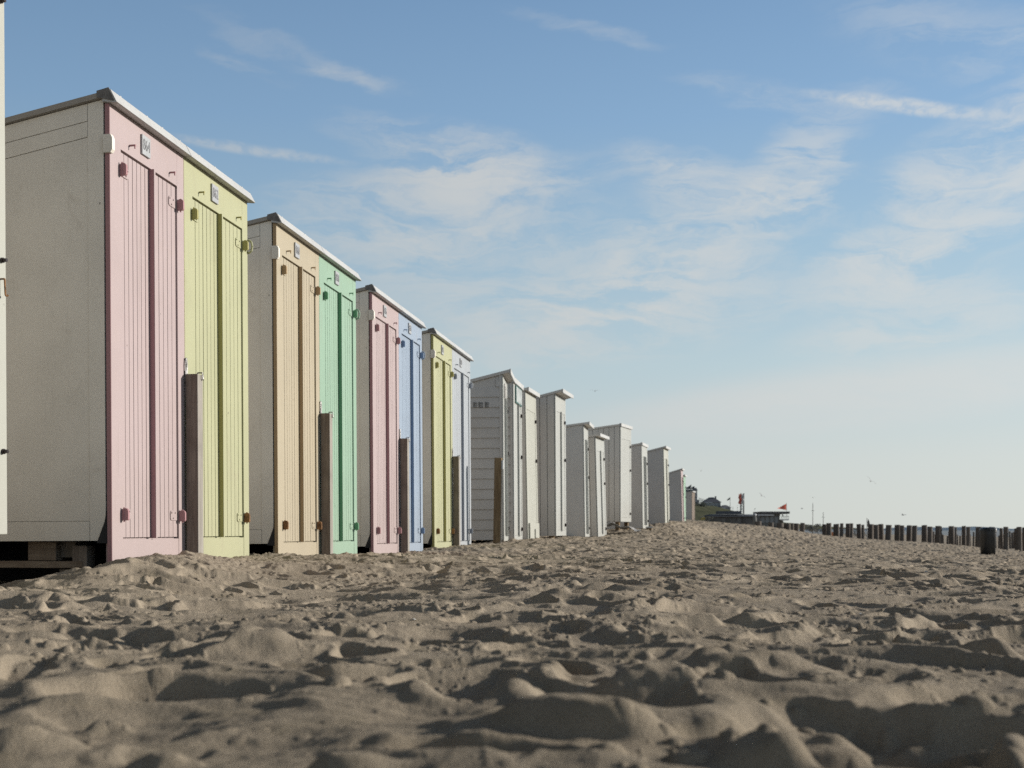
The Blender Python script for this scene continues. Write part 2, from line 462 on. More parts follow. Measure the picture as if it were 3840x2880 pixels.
def make_sand():
    a_in = np.linspace(-31, 31, 1330)
    a_r = np.concatenate([31 + np.cumsum(np.geomspace(.06, 4.0, 75))])
    a_r = a_r[a_r < 179]
    ang = np.radians(np.concatenate([-a_r[::-1], a_in, a_r]))
    rad = np.concatenate([np.geomspace(0.30, 0.9, 40)[:-1], np.geomspace(0.9, 90, 1500)[:-1], np.geomspace(90, 6000, 90)])
    na, nr = len(ang), len(rad)
    X = (np.sin(ang)[None] * rad[:, None]); Y = (np.cos(ang)[None] * rad[:, None])
    Z = np.empty_like(X)
    step = 60
    for i in range(0, nr, step):
        Z[i:i + step] = sand_height(X[i:i + step].copy(), Y[i:i + step].copy())
    far = sstep(700, 2500, rad)[:, None]
    Z = Z * (1 - far) + (-9.0) * far
    co = np.stack([X, Y, Z], -1).reshape(-1, 3)
    co = np.vstack([co, [[0, 0, float(Z[0].mean())]]])
    i0 = np.arange(nr - 1)[:, None] * na; j = np.arange(na)[None]; j2 = (j + 1) % na
    quads = np.stack([i0 + j, i0 + j2, i0 + na + j2, i0 + na + j], -1).reshape(-1, 4)[:, ::-1]
    tri = np.stack([np.full(na, nr * na), j2[0], j[0]], -1)[:, ::-1]
    me = bpy.data.meshes.new('sand')
    me.vertices.add(len(co)); me.vertices.foreach_set('co', co.astype(np.float32).ravel())
    nl = quads.size + tri.size
    me.loops.add(nl); me.loops.foreach_set('vertex_index', np.concatenate([quads.ravel(), tri.ravel()]).astype(np.int32))
    npoly = len(quads) + len(tri)
    me.polygons.add(npoly)
    ls = np.concatenate([np.arange(len(quads)) * 4, quads.size + np.arange(len(tri)) * 3]).astype(np.int32)
    me.polygons.foreach_set('loop_start', ls)
    me.polygons.foreach_set('use_smooth', np.ones(npoly, bool))
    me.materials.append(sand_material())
    me.update(calc_edges=True); me.validate()
    o = bpy.data.objects.new('sand', me); COL.objects.link(o)
    o['kind'] = 'structure'
    return o
make_sand()

def sand_at(x, y):
    return float(sand_height(np.array([float(x)]), np.array([float(y)]))[0])
def shells():
    m = plain('shell', (.62, .60, .55), .35, var=.15, scale=60)
    b = MB(); n = 7; vs = []
    for i in range(n + 1):
        t = math.pi * i / n
        for q, zz in ((1.0, 0.0), (.55, .32)): vs.append((math.cos(t) * q, math.sin(t) * 1.1 * q, zz))
    vs.append((0, -.1, .30))
    fs = [(2 * i, 2 * i + 2, 2 * i + 3, 2 * i + 1) for i in range(n)] + [(2 * i + 1, 2 * i + 3, 2 * n + 2) for i in range(n)]
    b.add(vs, fs, True)
    me = bpy.data.meshes.new('shell_fragment'); me.from_pydata(b.v, [], b.f); me.materials.append(m); me.update()
    for (x, y, s_) in ((-.26, 3.05, .007), (.85, 5.3, .010), (-1.05, 3.6, .008), (.42, 2.35, .006), (-.62, 2.2, .006), (1.55, 4.4, .010), (.15, 4.3, .009), (-1.5, 4.9, .010), (2.2, 6.1, .012), (1.0, 3.3, .008), (-.35, 5.8, .011), (.62, 7.4, .013)):
        o = bpy.data.objects.new('shell_fragment', me); COL.objects.link(o)
        o.location = (x, y, sand_at(x, y) + .001); o.scale = (s_, s_ * .8, s_)
        o.rotation_euler = (rnd.uniform(-.5, .5), rnd.uniform(-.5, .5), rnd.uniform(0, 6.28))
        tag(o, 'tiny white shell fragment lying on the trampled sand', 'shell', 'tiny white shell fragments on the sand')
shells()
# ------------------------------------------------------------------ sea
def make_sea():
    m, nt, b = nmat('sea_water')
    g = N(nt, 'ShaderNodeNewGeometry').outputs['Position']
    w = noise(nt, mapping(nt, g, scale=(.05, .16, .1)), 1.0, 5, 0.6)
    nt.links.new(mixc(nt, mrange(nt, w, .62, .74), (0.24, 0.25, 0.245), (0.7, 0.71, 0.70)), b.inputs['Base Color'])
    b.inputs['Roughness'].default_value = 0.6
    bp = N(nt, 'ShaderNodeBump'); bp.inputs['Strength'].default_value = .6; bp.inputs['Distance'].default_value = 1.0
    nt.links.new(w, bp.inputs['Height']); nt.links.new(bp.outputs[0], b.inputs['Normal'])
    me = MB(); s = 30000
    me.add([(-s, -s, -3.3), (s, -s, -3.3), (s, s, -3.3), (-s, s, -3.3)], [(0, 1, 2, 3)])
    o = me.build('sea', m); o['kind'] = 'structure'
make_sea()

# ------------------------------------------------------------------ pastel cabins
GROUP_P = 'pastel beach cabins standing in pairs'
FLOOR = -0.13                                   # world height of local z = 0
def cabin(color, number, u0, u1, X0, zdoor, zside, label, first, rust=0, D=1.55, roof=2.31):
    Y0 = F * X0 / (702 - u0)
    W = (1 / (702 - u1) - 1 / (702 - u0)) * F * X0 / math.cos(ALPHA) - 0.004
    root = thing('beach_cabin', label, 'beach cabin', ((u0 - CU) / F * Y0, Y0, FLOOR), (0, R(-0.36), -ALPHA), GROUP_P)
    mp, md = M[color], M[color + '_shaded']
    zt = roof - FLOOR; zd = zdoor - FLOOR; zs = zside - FLOOR; dt = 2.04 - FLOOR
    wt = zt - 0.065                              # top of the front wall
    sl = math.tan(R(10.4))
    def rz(x): return zt - 0.035 + x * sl        # underside of the roof
    # --- side walls: a backing with boards on it
    for y, nm in ((0.0, 'side_wall'), (W, 'side_wall')):
        s = 1 if y == 0 else -1
        b = MB()
        f = [(-.036, zs), (-.036, rz(-.036)), (-D, rz(-D)), (-D, zs)]
        b.slab(f[::-1], y + s * .010, y + s * .028)
        def board(x0, x1, za0, za1, zb0, zb1, p=0.0):     # board between x0 > x1 with z ranges at both ends
            b.slab([(x1, zb0), (x0, za0), (x0, za1), (x1, zb1)], y + s * p, y + s * .0115)
        board(-.036, -.125, zs, rz(-.036) - .002, zs, rz(-.125) - .002)                      # corner stile
        board(-.128, -D, rz(-.128) - .092, rz(-.128) - .002, rz(-D) - .092, rz(-D) - .002)   # top rail
        board(-.128, -D, rz(-.128) - .175, rz(-.128) - .095, rz(-D) - .175, rz(-D) - .095, .002)
        board(-.1265, -D, zs + .105, rz(-.128) - .1785, zs + .105, rz(-D) - .1785, .004)     # big panel
        board(-.128, -D, zs, zs + .102, zs, zs + .102, .001)                                  # bottom rail
        b.build(nm, M['side'], root)
    b = MB(); b.box(-D + .002, -D + .03, .03, W - .03, -.5, rz(-D)); b.build('back_wall', M['side'], root)
    b = MB(); b.box(-D + .032, -.03, .03, W - .03, zs + .004, zs + .05); b.build('floor_boards', M['interior'], root)
    b = MB(); b.box(-D + .05, -.06, W - .026, W - .012, -.42, zs - .001); b.build('added_gap_screen', M['void'], root)  # dark screen added to block the sunlit gap below the cabin
    # --- front frame: stiles, header and foot board
    yl, yr = 0.115, W - 0.09
    b = MB()
    b.box(-.026, 0, .001, yl, -.32, wt); b.box(-.026, 0, yr, W - .001, -.32, wt)
    b.box(-.026, -.0005, yl, yr, dt, wt); b.box(-.026, -.002, yl, yr, -.32, zd)
    b.box(-.05, -.028, .03, W - .03, -.3, wt - .02)
    b.build('front_frame', mp, root)
    b = MB(); b.box(-.0262, -.001, -.0015, .0008, -.32, wt - .002); b.build('frame_edge', md, root)  # thin sheet in the shade tone on the frame's near side
    b = MB(); b.slab([(-.085, zs - .012), (-.028, zs - .014), (-.028, zs + .16), (-.040, zs + .10)], -.004, .030); b.build('rubber_flap', M['void'], root)
    # --- two doors of narrow boards
    mid = (yl + yr) / 2 + .005
    for k, (a, c) in enumerate(((yl + .004, mid - .003), (mid + .006, yr - .004))):
        b = MB()
        b.box(-.0275, -.020, a, c, zd + .012, dt - .012)
        n = 7 if k == 0 else 6
        bw = (c - a) / n
        for i in range(n):
            b.box(-.021, -.010 + rnd.uniform(-.0008, .0008), a + i * bw + .0026, a + (i + 1) * bw - .0026, zd + .010, dt - .010)
        d = b.build('door', mp, root)
        for hi, zc in enumerate((dt - .11, zd + .135)):
            e = a if k == 0 else c                # hinge edge
            s = 1 if k == 0 else -1
            h = MB()
            h.plate([(e + s * .012, zc - .028), (e + s * .082, zc - .028), (e + s * .092, zc - .018), (e + s * .092, zc + .018),
                     (e + s * .082, zc + .028), (e + s * .012, zc + .028)][::s], -.0095, -.0045)
            rs = (rust >> (k * 2 + hi)) & 1
            for q in (.035, .06, .08): h.tube((-.006, e + s * q, zc + (.016 if q != .06 else -.016)), (.0005, e + s * q, zc + (.016 if q != .06 else -.016)), .0045, n=8)
            h.build('hinge_strap', mp, d)
            h = MB()
            lug = [(-.002, zc - .034), (.034, zc - .034), (.039, zc - .028), (.039, zc + .016), (.035, zc + .026), (.027, zc + .031), (.012, zc + .031), (-.002, zc + .02)]
            h.slab(lug, e - s * .012 - .008, e - s * .012 + .008)
            h.tube((.016, e - s * .018, zc - .042), (.016, e - s * .018, zc + .036), .005, n=8)
            o = h.build('hinge_lug', M['rusty'] if rs else md, d)
            if rs: o['label'] = 'rusty brown hinge'
    b = MB(); b.box(-.012, .021, mid - .005, mid + .0095, zd + .004, dt - .004)
    o = b.build('centre_strip', md, root)
    b = MB(); b.box(.0212, .0235, mid - .0052, mid + .0105, zd + .005, dt - .005); b.build('strip_face', mp, o)
    for y in (yl + .10, yr - .09):
        h = MB()
        h.tube((-.002, y, dt + .052), (.034, y, dt + .052), .0055, n=8)
        h.tube((.030, y, dt + .052), (.030, y, dt + .034), .004, n=6)
        h.build('door_hook', md, root)
    # --- number plate
    yp = W * .44; zp = (dt + wt) / 2 - .0
    b = MB(); b.box(.0005, .012, yp - .047, yp + .047, zp - .055, zp + .055)
    pl = b.build('number_plate', M['plate'], root, .002)
    t = text_mesh('digits', number, .070, M['ink'], pl, .0008)
    t.matrix_local = Matrix.Translation((.0130, yp, zp)) @ Matrix(((0, 0, 1, 0), (1, 0, 0, 0), (0, 1, 0, 0), (0, 0, 0, 1))) @ Matrix.Diagonal((.78, 1.25, 1, 1))
    # --- corner clasp
    b = MB()
    if first:
        oc = [(-.030, zp - .16), (.012, zp - .16), (.022, zp - .145), (.022, zp - .085), (.012, zp - .065), (-.030, zp - .065)]
        b.slab(oc, -.016, .012); b.build('corner_clasp', M['side'], root)
    else:
        b.path([(.010 + .024 * math.cos(t * .785), W + .002, dt - .10 + .045 * math.sin(t * .785)) for t in range(9)], .007, 8); b.build('corner_clasp', mp, root)
    # --- roof
    b = MB()
    y0, y1 = (-.022, W + .001) if first else (.001, W + .022)
    b.slab([(-D - .05, rz(-D - .05) + .002), (.004, rz(.004) + .002), (.004, zt - .004), (-D - .05, zt - .004 - (D + .05) * sl)], y0, y1)
    rf = b.build('roof', M['roof_edge'], root)
    b = MB()
    b.slab([(-.03, wt + .004), (.036, wt - .004), (.051, wt - .002), (.016, zt), (.006, zt + .003), (.006, zt - .028), (-.03, zt - .028)], y0 + .002, y1 - .002)
    yk = y0 + rnd.uniform(.08, .2)
    while yk < y1 - .06:
        b.box(-.012, .012, yk, yk + .012, zt + .001, zt + .0075); yk += rnd.uniform(.17, .3)
    b.build('fascia', M['trim'], rf)
    for ye in (y0 - .003, y1 - .0015):
        b = MB()
        b.slab([(-.03, wt + .02), (.030, wt + .004), (.040, wt + .006), (.008, zt + .009), (-.06, zt + .006 - .06 * sl), (-.06, zt - .03 - .06 * sl)], ye, ye + .0045)
        b.build('felt_end', M['felt'], rf)
    return root

XR = 3.1
cabin('pink', '864', 112.2, 186.1, XR, -.05, -.056, 'large pink beach cabin with number plate 864 at the near end of the row', True, 0)
cabin('yellow', '862', 186.1, 249.5, XR, -.05, -.056, 'pale yellow beach cabin numbered 862 joined to the nearest pink cabin', False, 0b1000)
cabin('orange', '860', 278.2, 320.8, XR, -.097, -.10, 'peach orange beach cabin between the yellow and the mint green cabin', True, 0b1010)
cabin('green', '858', 320.8, 357.4, XR, -.10, -.10, 'mint green beach cabin beside the peach orange cabin', False, 0)
cabin('pink', '856', 373.6, 400.0, XR, -.138, -.155, 'smaller looking pink beach cabin between the mint green and the blue cabin', True, 0)
cabin('blue', '854', 400.0, 423.1, XR, -.14, -.155, 'sky blue beach cabin joined to the farther pink cabin', False, 0)
cabin('yellow', '852', 434.6, 453.2, XR, -.147, -.156, 'farther yellow beach cabin just beyond the sky blue cabin', True, 0b1010, roof=2.335)
cabin('pale', '850', 453.2, 471.3, XR, -.147, -.156, 'very pale blue beach cabin last of the pastel row before the white clapboard hut', False, 0, roof=2.335)

# the cabin cut off by the left edge of the picture
def edge_cabin():
    X0 = 3.1; Yr = 5.13; W = 1.0
    Yn = Yr - W * math.cos(ALPHA); Xn = (7.6 - CU) / F * Yr - W * math.sin(ALPHA)
    root = thing('beach_cabin', 'cream white cabin front with dark bolts cut off by the left edge', 'beach cabin', (Xn, Yn, -.02), (0, R(-.36), -ALPHA), GROUP_P)
    b = MB(); b.box(-.026, 0, 0, W, 0, 2.75); b.build('front_panel', M['cream'], root, .004)
    b = MB(); b.box(-1.5, -.03, .02, .045, 0.01, 2.49); b.box(-1.5, -.03, W - .045, W - .02, 0.01, 2.49); b.box(-1.5, -1.47, .05, W - .05, .01, 2.48)
    b.build('side_wall', M['side'], root)
    b = MB(); b.box(-1.46, -.04, .05, W - .05, .02, .06); b.build('floor_boards', M['interior'], root)
    b = MB(); b.slab([(-1.6, 2.48), (.06, 2.76), (.06, 2.81), (-1.6, 2.53)], -.03, W + .03); b.build('roof', M['trim'], root)
    for v in (4, 262, 452):
        z = (CV - v) / F * Yr + .02
        h = MB(); h.tube((-.001, W - .034, z), (.010, W - .034, z), .012, n=14); h.tube((.010, W - .034, z), (.026, W - .034, z), .0085, n=8)
        h.build('bolt', M['bolt'], root)
    z = (CV - 281) / F * Yr + .02
    h = MB(); h.path([(0, W - .042, z), (.02, W - .042, z), (.022, W - .040, z - .07), (.024, W - .036, z - .076), (.03, W - .030, z - .07)], .004)
    h.build('hook', M['rusty'], root)
    for x in (-.25, -1.2):
        for y in (.1, W - .1):
            h = MB(); h.box(x - .05, x + .05, y - .05, y + .05, -.5, .012); h.build('leg', M['beam'], root)
edge_cabin()

# ------------------------------------------------------------------ timber under the pink cabin
def local_to_world(u0, x, y, z):
    Y0 = F * XR / (702 - u0)
    p = Vector(((u0 - CU) / F * Y0, Y0, FLOOR))
    return p + Matrix.Rotation(-ALPHA, 4, 'Z') @ Vector((x, y, z))
def timber(x, y, z0, sx, sy, sz, mat, label, rot=0.0):
    p = local_to_world(112.2, x, y, z0)
    b = MB(); b.box(-sx / 2, sx / 2, -sy / 2, sy / 2, 0, sz)
    o = b.build('timber_block', mat, None, .004)
    o.location = p; o.rotation_euler = (0, 0, -ALPHA + rot)
    tag(o, label, 'timber', 'timber supports under the pink cabin')
timber(-.455, .16, -.035, .16, .16, .105, M['beam'], 'brown timber block packed directly under the white side wall', .05)
timber(-.345, .20, -.02, .11, .12, .09, M['block'], 'pale grey block beside the brown block under the white wall')
timber(-.52, .10, -.075, .62, .05, .038, M['beam'], 'long horizontal beam lying under the pink cabin')
timber(-.23, .12, -.21, .085, .085, .256, M['post'], 'short upright timber stump right of the horizontal beam')
timber(-.33, .14, -.22, .07, .07, .14, M['post'], 'dark short stump standing beneath the end of the horizontal beam')

# ------------------------------------------------------------------ wooden posts before the cabins
def front_post(u, v, Y, label, s=.072):
    Y = F * (3.1 - (s + .014) / math.cos(ALPHA)) / (702 - u)
    x = (u - CU) / F * Y; top = (CV - v) / F * Y
    root = thing('wooden_post', label, 'post', (x, Y, gz(x, Y) - .02), (0, R(-.3), -ALPHA), 'wooden posts in front of the pastel cabins')
    h = top - root.location.z
    b = MB()
    b.box(-s, 0, 0, s, -.5, h - .004)
    b.build('shaft', M['post'], root, .003)
    b = MB(); b.box(.0, .0035, .001, s - .001, -.49, h - .006); b.build('weathered_face', M['post_grey'], root)
    b = MB()
    xx = -s - .006
    b.box(xx - .004, xx + .002, .012, .030, h - .14, h + .02)
    b.path([(xx, .012, h - .02), (xx, .010, h + .055), (xx, .016, h + .092), (xx, .026, h + .092), (xx, .032, h + .055), (xx, .030, h - .02)], .005)
    b.build('clasp_loop', M['steel'], root)
    b = MB(); b.path([(-.02, s - .02, h - .004), (-.02, s - .02, h + .008), (.010, s - .02, h + .008), (.014, s - .02, h - .03), (.010, s - .008, h - .034)], .004)
    b.build('latch', M['steel'], root)
front_post(197.9, 373, 6.78, 'nearest brown wooden post between the pink and the yellow cabin')
front_post(330.0, 412.5, 9.25, 'dark wooden post between the peach orange and the mint green cabin')
front_post(407.6, 437.9, 11.75, 'brown wooden post between the farther pink and the sky blue cabin')
front_post(459.0, 455.9, 14.25, 'wooden post between the farther yellow and the pale blue cabin')

def brown_post():
    Y = 15.3; x = (493 - CU) / F * Y
    root = thing('wooden_post', 'brown wooden post with small white board before the clapboard hut', 'post', (x, Y, -.2), (0, R(.9), -ALPHA))
    h = (CV - 457.6) / F * Y + .2
    b = MB(); b.box(0, .095, 0, .09, -.4, h); b.build('shaft', M['post_brown'], root, .006)
    b = MB(); b.box(.0955, .110, .005, .012, -.3, h - .13); b.build('edge_batten', M['post_grey'], root)
    b = MB(); b.box(.097, .118, .0, .05, h - .15, h - .035); b.build('white_board', M['plate'], root)
brown_post()

# ------------------------------------------------------------------ white huts
GROUP_W = 'white beach huts farther down the row'
def cr(cx): return 458.67 + .11573 * cx
def cy_(cy): return 357.33 + .11573 * cy
def hut(label, u, u1, vt, vb, Y, lean, side, roof, slope=10, W=.95, D=1.6, body='white_grey', front='white', raise_=0.0, over=.08, strip=0, extra=None):
    """u,u1: bearings of the two front corners; vt,vb: bearings of roof and foot; Y depth"""
    X = (u - CU) / F * Y
    lo, hi = R(-6), R(30)
    for _ in range(50):
        a = (lo + hi) / 2
        uu = CU + F * (X + W * math.sin(a)) / (Y + W * math.cos(a))
        if uu < u1: lo = a
        else: hi = a
    z0 = (CV - vb) / F * Y
    H = (vb - vt) / F * Y
    root = thing('beach_hut', label, 'beach hut', (X, Y, z0), (0, R(-lean), -a), GROUP_W)
    sl = math.tan(R(slope))
    rt = .045
    def rz(x): return H - rt - .004 + (x - over) * sl
    zb = 0.03 if raise_ == 0 else 0.0
    b = MB()
    for y in (0.0, W - .03):
        b.slab([(-D, zb), (-.02, zb), (-.02, rz(-.02)), (-D, rz(-D))], y + .012, y + .028)
        if side == 'clap':
            z = zb; t = .148
            while z < rz(-.1) - .06:
                z1 = min(z + t, rz(-.06) - .002)
                xe = -D
                while rz(xe) < z1 + .004: xe += .02
                b.add([(xe, y - .010, z), (-.055, y - .010, z), (-.055, y + .010, z1), (xe, y + .010, z1), (xe, y + .0125, z), (-.055, y + .0125, z)],
                        [(0, 1, 2, 3), (0, 4, 5, 1)])
                z += t
            b.slab([(-.055, zb), (-.018, zb), (-.018, rz(-.018)), (-.055, rz(-.055))], y - .004, y + .0115)
        elif side == 'vert':
            x = -.02
            while x > -D + .02:
                x2 = max(x - .135, -D)
                b.slab([(x2 + .006, zb), (x - .006, zb), (x - .006, rz(x) - .002), (x2 + .006, rz(x2) - .002)], y - .008, y + .0115); x -= .135
        else:
            b.slab([(-D, zb), (-.02, zb), (-.02, rz(-.02) - .003), (-D, rz(-D) - .003)], y, y + .0115)
    b.build('side_wall', M[body], root)
    b = MB(); b.box(-D, -D + .02, .03, W - .03, zb - (0 if raise_ else .2), rz(-D)); b.build('back_wall', M[body], root)
    b = MB(); b.box(-D + .021, -.022, .03, W - .03, zb + .002, zb + .05); b.build('floor_boards', M['interior'], root)
    # front
    ft = rz(0) - .004; fb = -.12 if raise_ == 0 else 0
    b = MB(); b.box(-.018, 0, 0, .10, fb, ft); b.box(-.018, 0, W - .10, W, fb, ft); b.box(-.018, -.001, .10, W - .10, ft - .30, ft); b.box(-.018, -.001, .10, W - .10, fb, .10)
    b.box(-.03, -.0185, .03, W - .03, fb, ft - .01)
    b.build('front_frame', M[front], root)
    d = MB()
    n = 6; bw = (W - .20) / n
    for i in range(n): d.box(-.017, -.006, .10 + i * bw + .003, .10 + (i + 1) * bw - .003, .103, ft - .303)
    dr = d.build('door', M[front], root)
    for k in range(strip):
        y = W * (.5 if strip == 1 else (.38, .62)[k])
        b = MB(); b.box(-.004, .024, y - .012, y + .012, .08, ft - .28); b.build('cover_strip', M[front], root)
    for z in (.2, ft * .55, ft - .45):
        h = MB(); h.box(-.004, .022, W - .115, W - .095, z - .03, z + .03); h.tube((.0, W - .13, z), (.03, W - .13, z), .008, n=8); h.build('hinge', M['bolt'], dr)
    # roof
    b = MB(); y0, y1 = -.03, W + .03
    if roof == 'parapet':
        b.slab([(-D - .03, rz(-D - .03) + .002), (-.02, rz(-.02) + .002), (-.02, rz(-.02) + rt), (-D - .03, rz(-D - .03) + rt)], y0, y1)
        rf = b.build('roof', M[body], root)
        b = MB(); b.box(-.022, .03, y0 - .004, y1 + .004, ft - .012, H); b.build('fascia', M['trim'], rf)
    else:
        b.slab([(-D - .03, rz(-D - .03) + .002), (over, rz(over) + .002), (over, rz(over) + rt - .001), (-D - .03, rz(-D - .03) + rt)], y0, y1)
        rf = b.build('roof', M[body], root)
        b = MB(); b.box(over, over + .018, y0 - .003, y1 + .003, rz(over) - .02, H); b.build('fascia', M['trim'], rf)
    if raise_:
        for x in (-.10, -D + .15):
            for y in (.08, W - .08):
                b = MB(); b.box(x - .045, x + .045, y - .045, y + .045, -raise_ - .35, .004); b.build('leg', M['post_brown'], root)
    if extra: extra(root, W, H, ft)
    return root

def faded_lettering(root, W, H, ft):
    b = MB()
    for k, (x, w_) in enumerate(((-.20, .06), (-.285, .07), (-.37, .06))):
        for q in range(3): b.box(x - w_, x - .008, -.0115, -.0105, H - .55 + q * .028, H - .535 + q * .028)
        b.box(x - w_, x - w_ + .015, -.0116, -.0106, H - .55, H - .47)
    b.build('faded_lettering', plain('faded_paint', (.19, .185, .18), .9), root)
    arch_mark(root, W, H, ft)
def green_window(root, W, H, ft):
    b = MB(); b.box(.0, .020, .16, W - .12, ft - .30, ft - .03)
    o = b.build('window', M['void'], root); o['label'] = 'dark green framed window over the door'
    o.data.materials.clear(); o.data.materials.append(plain('green_frame', (.06, .17, .15), .5))
    b = MB(); b.box(.0205, .023, .19, W - .135, ft - .28, ft - .045); b.build('pane', plain('pale_glass', (.42, .45, .44), .6), o)
def arch_mark(root, W, H, ft):
    b = MB(); b.path([(.012, .18, ft - .33), (.012, .18, ft - .16), (.012, .3, ft - .1), (.012, .42, ft - .16), (.012, .42, ft - .33)], .012); b.build('arched_trim', M['white_grey'], root)
def foot_frame(root, W, H, ft):
    b = MB(); b.box(.002, .03, .06, W - .06, -.02, .30); b.box(.03, .05, .45, .50, -.02, .2); b.build('foot_panel', M['cream'], root)

hut('white clapboard hut with horizontal boards right after the pale blue cabin', cr(393), cr(430), cy_(103), cy_(1595), 16.65, .45, 'clap', 'over', 13.6, over=.10, body='white_grey', strip=2, extra=faded_lettering)
hut('narrow white hut with a green framed window above its doors', cr(481), cr(552), cy_(178), cy_(1595), 17.95, .35, 'clap', 'parapet', 8, body='white_warm', strip=1, extra=green_window)
hut('cream white hut with a plain upper door and rusty fittings', cr(600), cr(690), cy_(258), cy_(1585), 19.5, 1.1, 'plain', 'over', 8, over=.05, body='white_warm', front='cream', extra=foot_frame)
hut('white hut with vertical boards and a wide overhanging roof edge', cr(843), cr(930), cy_(275), cy_(1542), 20.75, .35, 'vert', 'over', 13, over=.13, strip=1, raise_=.12)
hut('plain warm white hut behind the one with the wide roof edge', cr(1093), cr(1131), cy_(557), cy_(1560), 24.0, .8, 'plain', 'over', 6, over=.11, body='white_warm', strip=2)
hut('low narrow white hut leaning back with a small canopy', cr(1206), cr(1280), cy_(658), cy_(1560), 25.3, 1.6, 'vert', 'over', 8, over=.10, body='white_warm', strip=1)
hut('tall white hut raised on legs with vertical side boards', cr(1400), cr(1491), cy_(570), cy_(1420), 27.5, 0.0, 'vert', 'parapet', 6, body='white_warm', raise_=.25)
hut('narrow grey sided white hut with two door strips beyond the raised hut', cr(1592), cr(1640), cy_(735), cy_(1478), 30.0, .9, 'plain', 'parapet', 7, strip=2, raise_=.12)
hut('broad grey sided hut with a cream front and a dark handle', cr(1786), cr(1826), cy_(765), cy_(1468), 33.0, 1.3, 'plain', 'over', 12, over=.06, front='cream', strip=1)
hut('small far hut with a pinkish front edge', cr(1934), cr(1951), cy_(958), cy_(1430), 47.0, 1.7, 'plain', 'over', 15, over=.05, front='pink', strip=1)
hut('far hut with a green front squeezed behind the pinkish one', 684.0, 686.0, 474.5, 522.3, 49.5, 0.5, 'plain', 'over', 10, over=.05, front='green')
hut('last and smallest beach hut at the end of the row', 692.0, 694.9, 491.0, 521.9, 75.0, 0.0, 'plain', 'over', 8, over=.05, body='white_grey', front='post')

# bits around the raised huts
def stub():
    p = sub(649, 536, 28.6)
    root = thing('timber_stub', 'short dark stub with white cap in front of the raised huts', 'post', p)
    b = MB(); b.box(-.06, .06, -.06, .06, -.4, .20); b.build('shaft', M['post_brown'], root, .005)
    b = MB(); b.box(-.075, .075, -.075, .075, .201, .235); b.build('cap', M['trim'], root)
stub()
def plastic_sheet():
    m, nt, b = nmat('plastic_film')
    tc = N(nt, 'ShaderNodeTexCoord').outputs['Object']
    nt.links.new(mixc(nt, noise(nt, tc, 9, 4), (.30, .28, .25), (.62, .60, .57)), b.inputs['Base Color'])
    b.inputs['Roughness'].default_value = .15
    p = sub(618, 532.5, 26.6)
    n = 24; vs = []; fs = []
    for j in range(n):
        for i in range(n):
            s = i / (n - 1); t = j / (n - 1)
            vs.append((-.25 + s * .75, -.3 + t * .6, .15 * (1 - s) + .05 * math.sin(9 * s + 5 * t) * math.cos(7 * t - 4 * s) + rnd.uniform(-.012, .012) + .01))
    for j in range(n - 1):
        for i in range(n - 1): fs.append((j * n + i, j * n + i + 1, (j + 1) * n + i + 1, (j + 1) * n + i))
    me = MB(); me.add(vs, fs, False); o = me.build('plastic_sheet', m); o.location = (p.x, p.y, gz(p.x, p.y) + .06)
    tag(o, 'crumpled shiny plastic sheet lying on sand under the raised hut', 'plastic sheet')
plastic_sheet()

# ------------------------------------------------------------------ litter bin
def litter_bin():
    Y = 37.5; x = (988 - CU) / F * Y; z = (CV - 556.2) / F * Y
    m1 = plain('bin_plastic', (.030, .033, .036), .45, 0, .3, 3); m2 = plain('bin_lid', (.016, .016, .018), .3)
    root = thing('litter_bin', 'dark grey square litter bin with black lid standing on the open sand', 'litter bin', (x, Y, z), (0, R(.4), R(12)))
    b = MB(); b.lathe([(.165, .05), (.185, .05), (.208, .80), (.208, .83)], 28, 5.0); b.build('body', m1, root)
    b = MB(); b.lathe([(.214, .79), (.222, .80), (.222, .835), (.214, .842)], 28, 5.0); b.build('rim', m1, root)
    b = MB(); b.lathe([(.226, .843), (.231, .86), (.214, .905), (.15, .935), (.05, .945)], 28, 4.0); b.box(-.12, .12, -.242, -.212, .845, .875); b.build('lid', m2, root)
    b = MB(); b.tube((0, 0, -.5), (0, 0, .051), .045, n=12); b.build('foot_post', M['pile'], root)
litter_bin()

# ------------------------------------------------------------------ groyne posts
def pile_mesh(seed):
    r = random.Random(seed)
    b = MB(); n = 12; rings = []
    cut = r.uniform(-.25, .25); cut2 = r.uniform(-.12, .12)
    irr = [1 + r.uniform(-.09, .09) for _ in range(n)]
    zs = [-1.2, -.6, 0, .4, .8, 1.0]
    vs = []
    for z in zs:
        for k in range(n):
            t = 2 * math.pi * k / n
            rr = irr[k] * (1 - .06 * z) * (1 + r.uniform(-.02, .02))
            x = rr * math.cos(t); y = rr * math.sin(t)
            vs.append((x, y, z + (0.05 * (cut * x + cut2 * y) if z == 1.0 else 0)))
    fs = [(i * n + k, i * n + (k + 1) % n, (i + 1) * n + (k + 1) % n, (i + 1) * n + k) for i in range(len(zs) - 1) for k in range(n)]
    b.add(vs, fs, True)
    b.add(vs[-n:], [tuple(range(n))])
    me = bpy.data.meshes.new('groyne_post'); me.from_pydata(b.v, [], b.f); me.polygons.foreach_set('use_smooth', b.sm); me.materials.append(M['pile']); me.update()
    return me
PILES = [pile_mesh(i) for i in range(7)]
def c8(cx): return 810.7 + .09645 * cx
def v8(cy): return 469.3 + .09645 * cy
def c6(cx): return 661.3 + .08197 * cx
def v6(cy): return 453.3 + .08197 * cy
row = [(c6(a), c6(b), v6(t)) for a, b, t in ((1140, 1222, 852), (1305, 1370, 845), (1412, 1488, 852), (1500, 1575, 855), (1583, 1618, 852), (1622, 1676, 855), (1692, 1745, 850))]
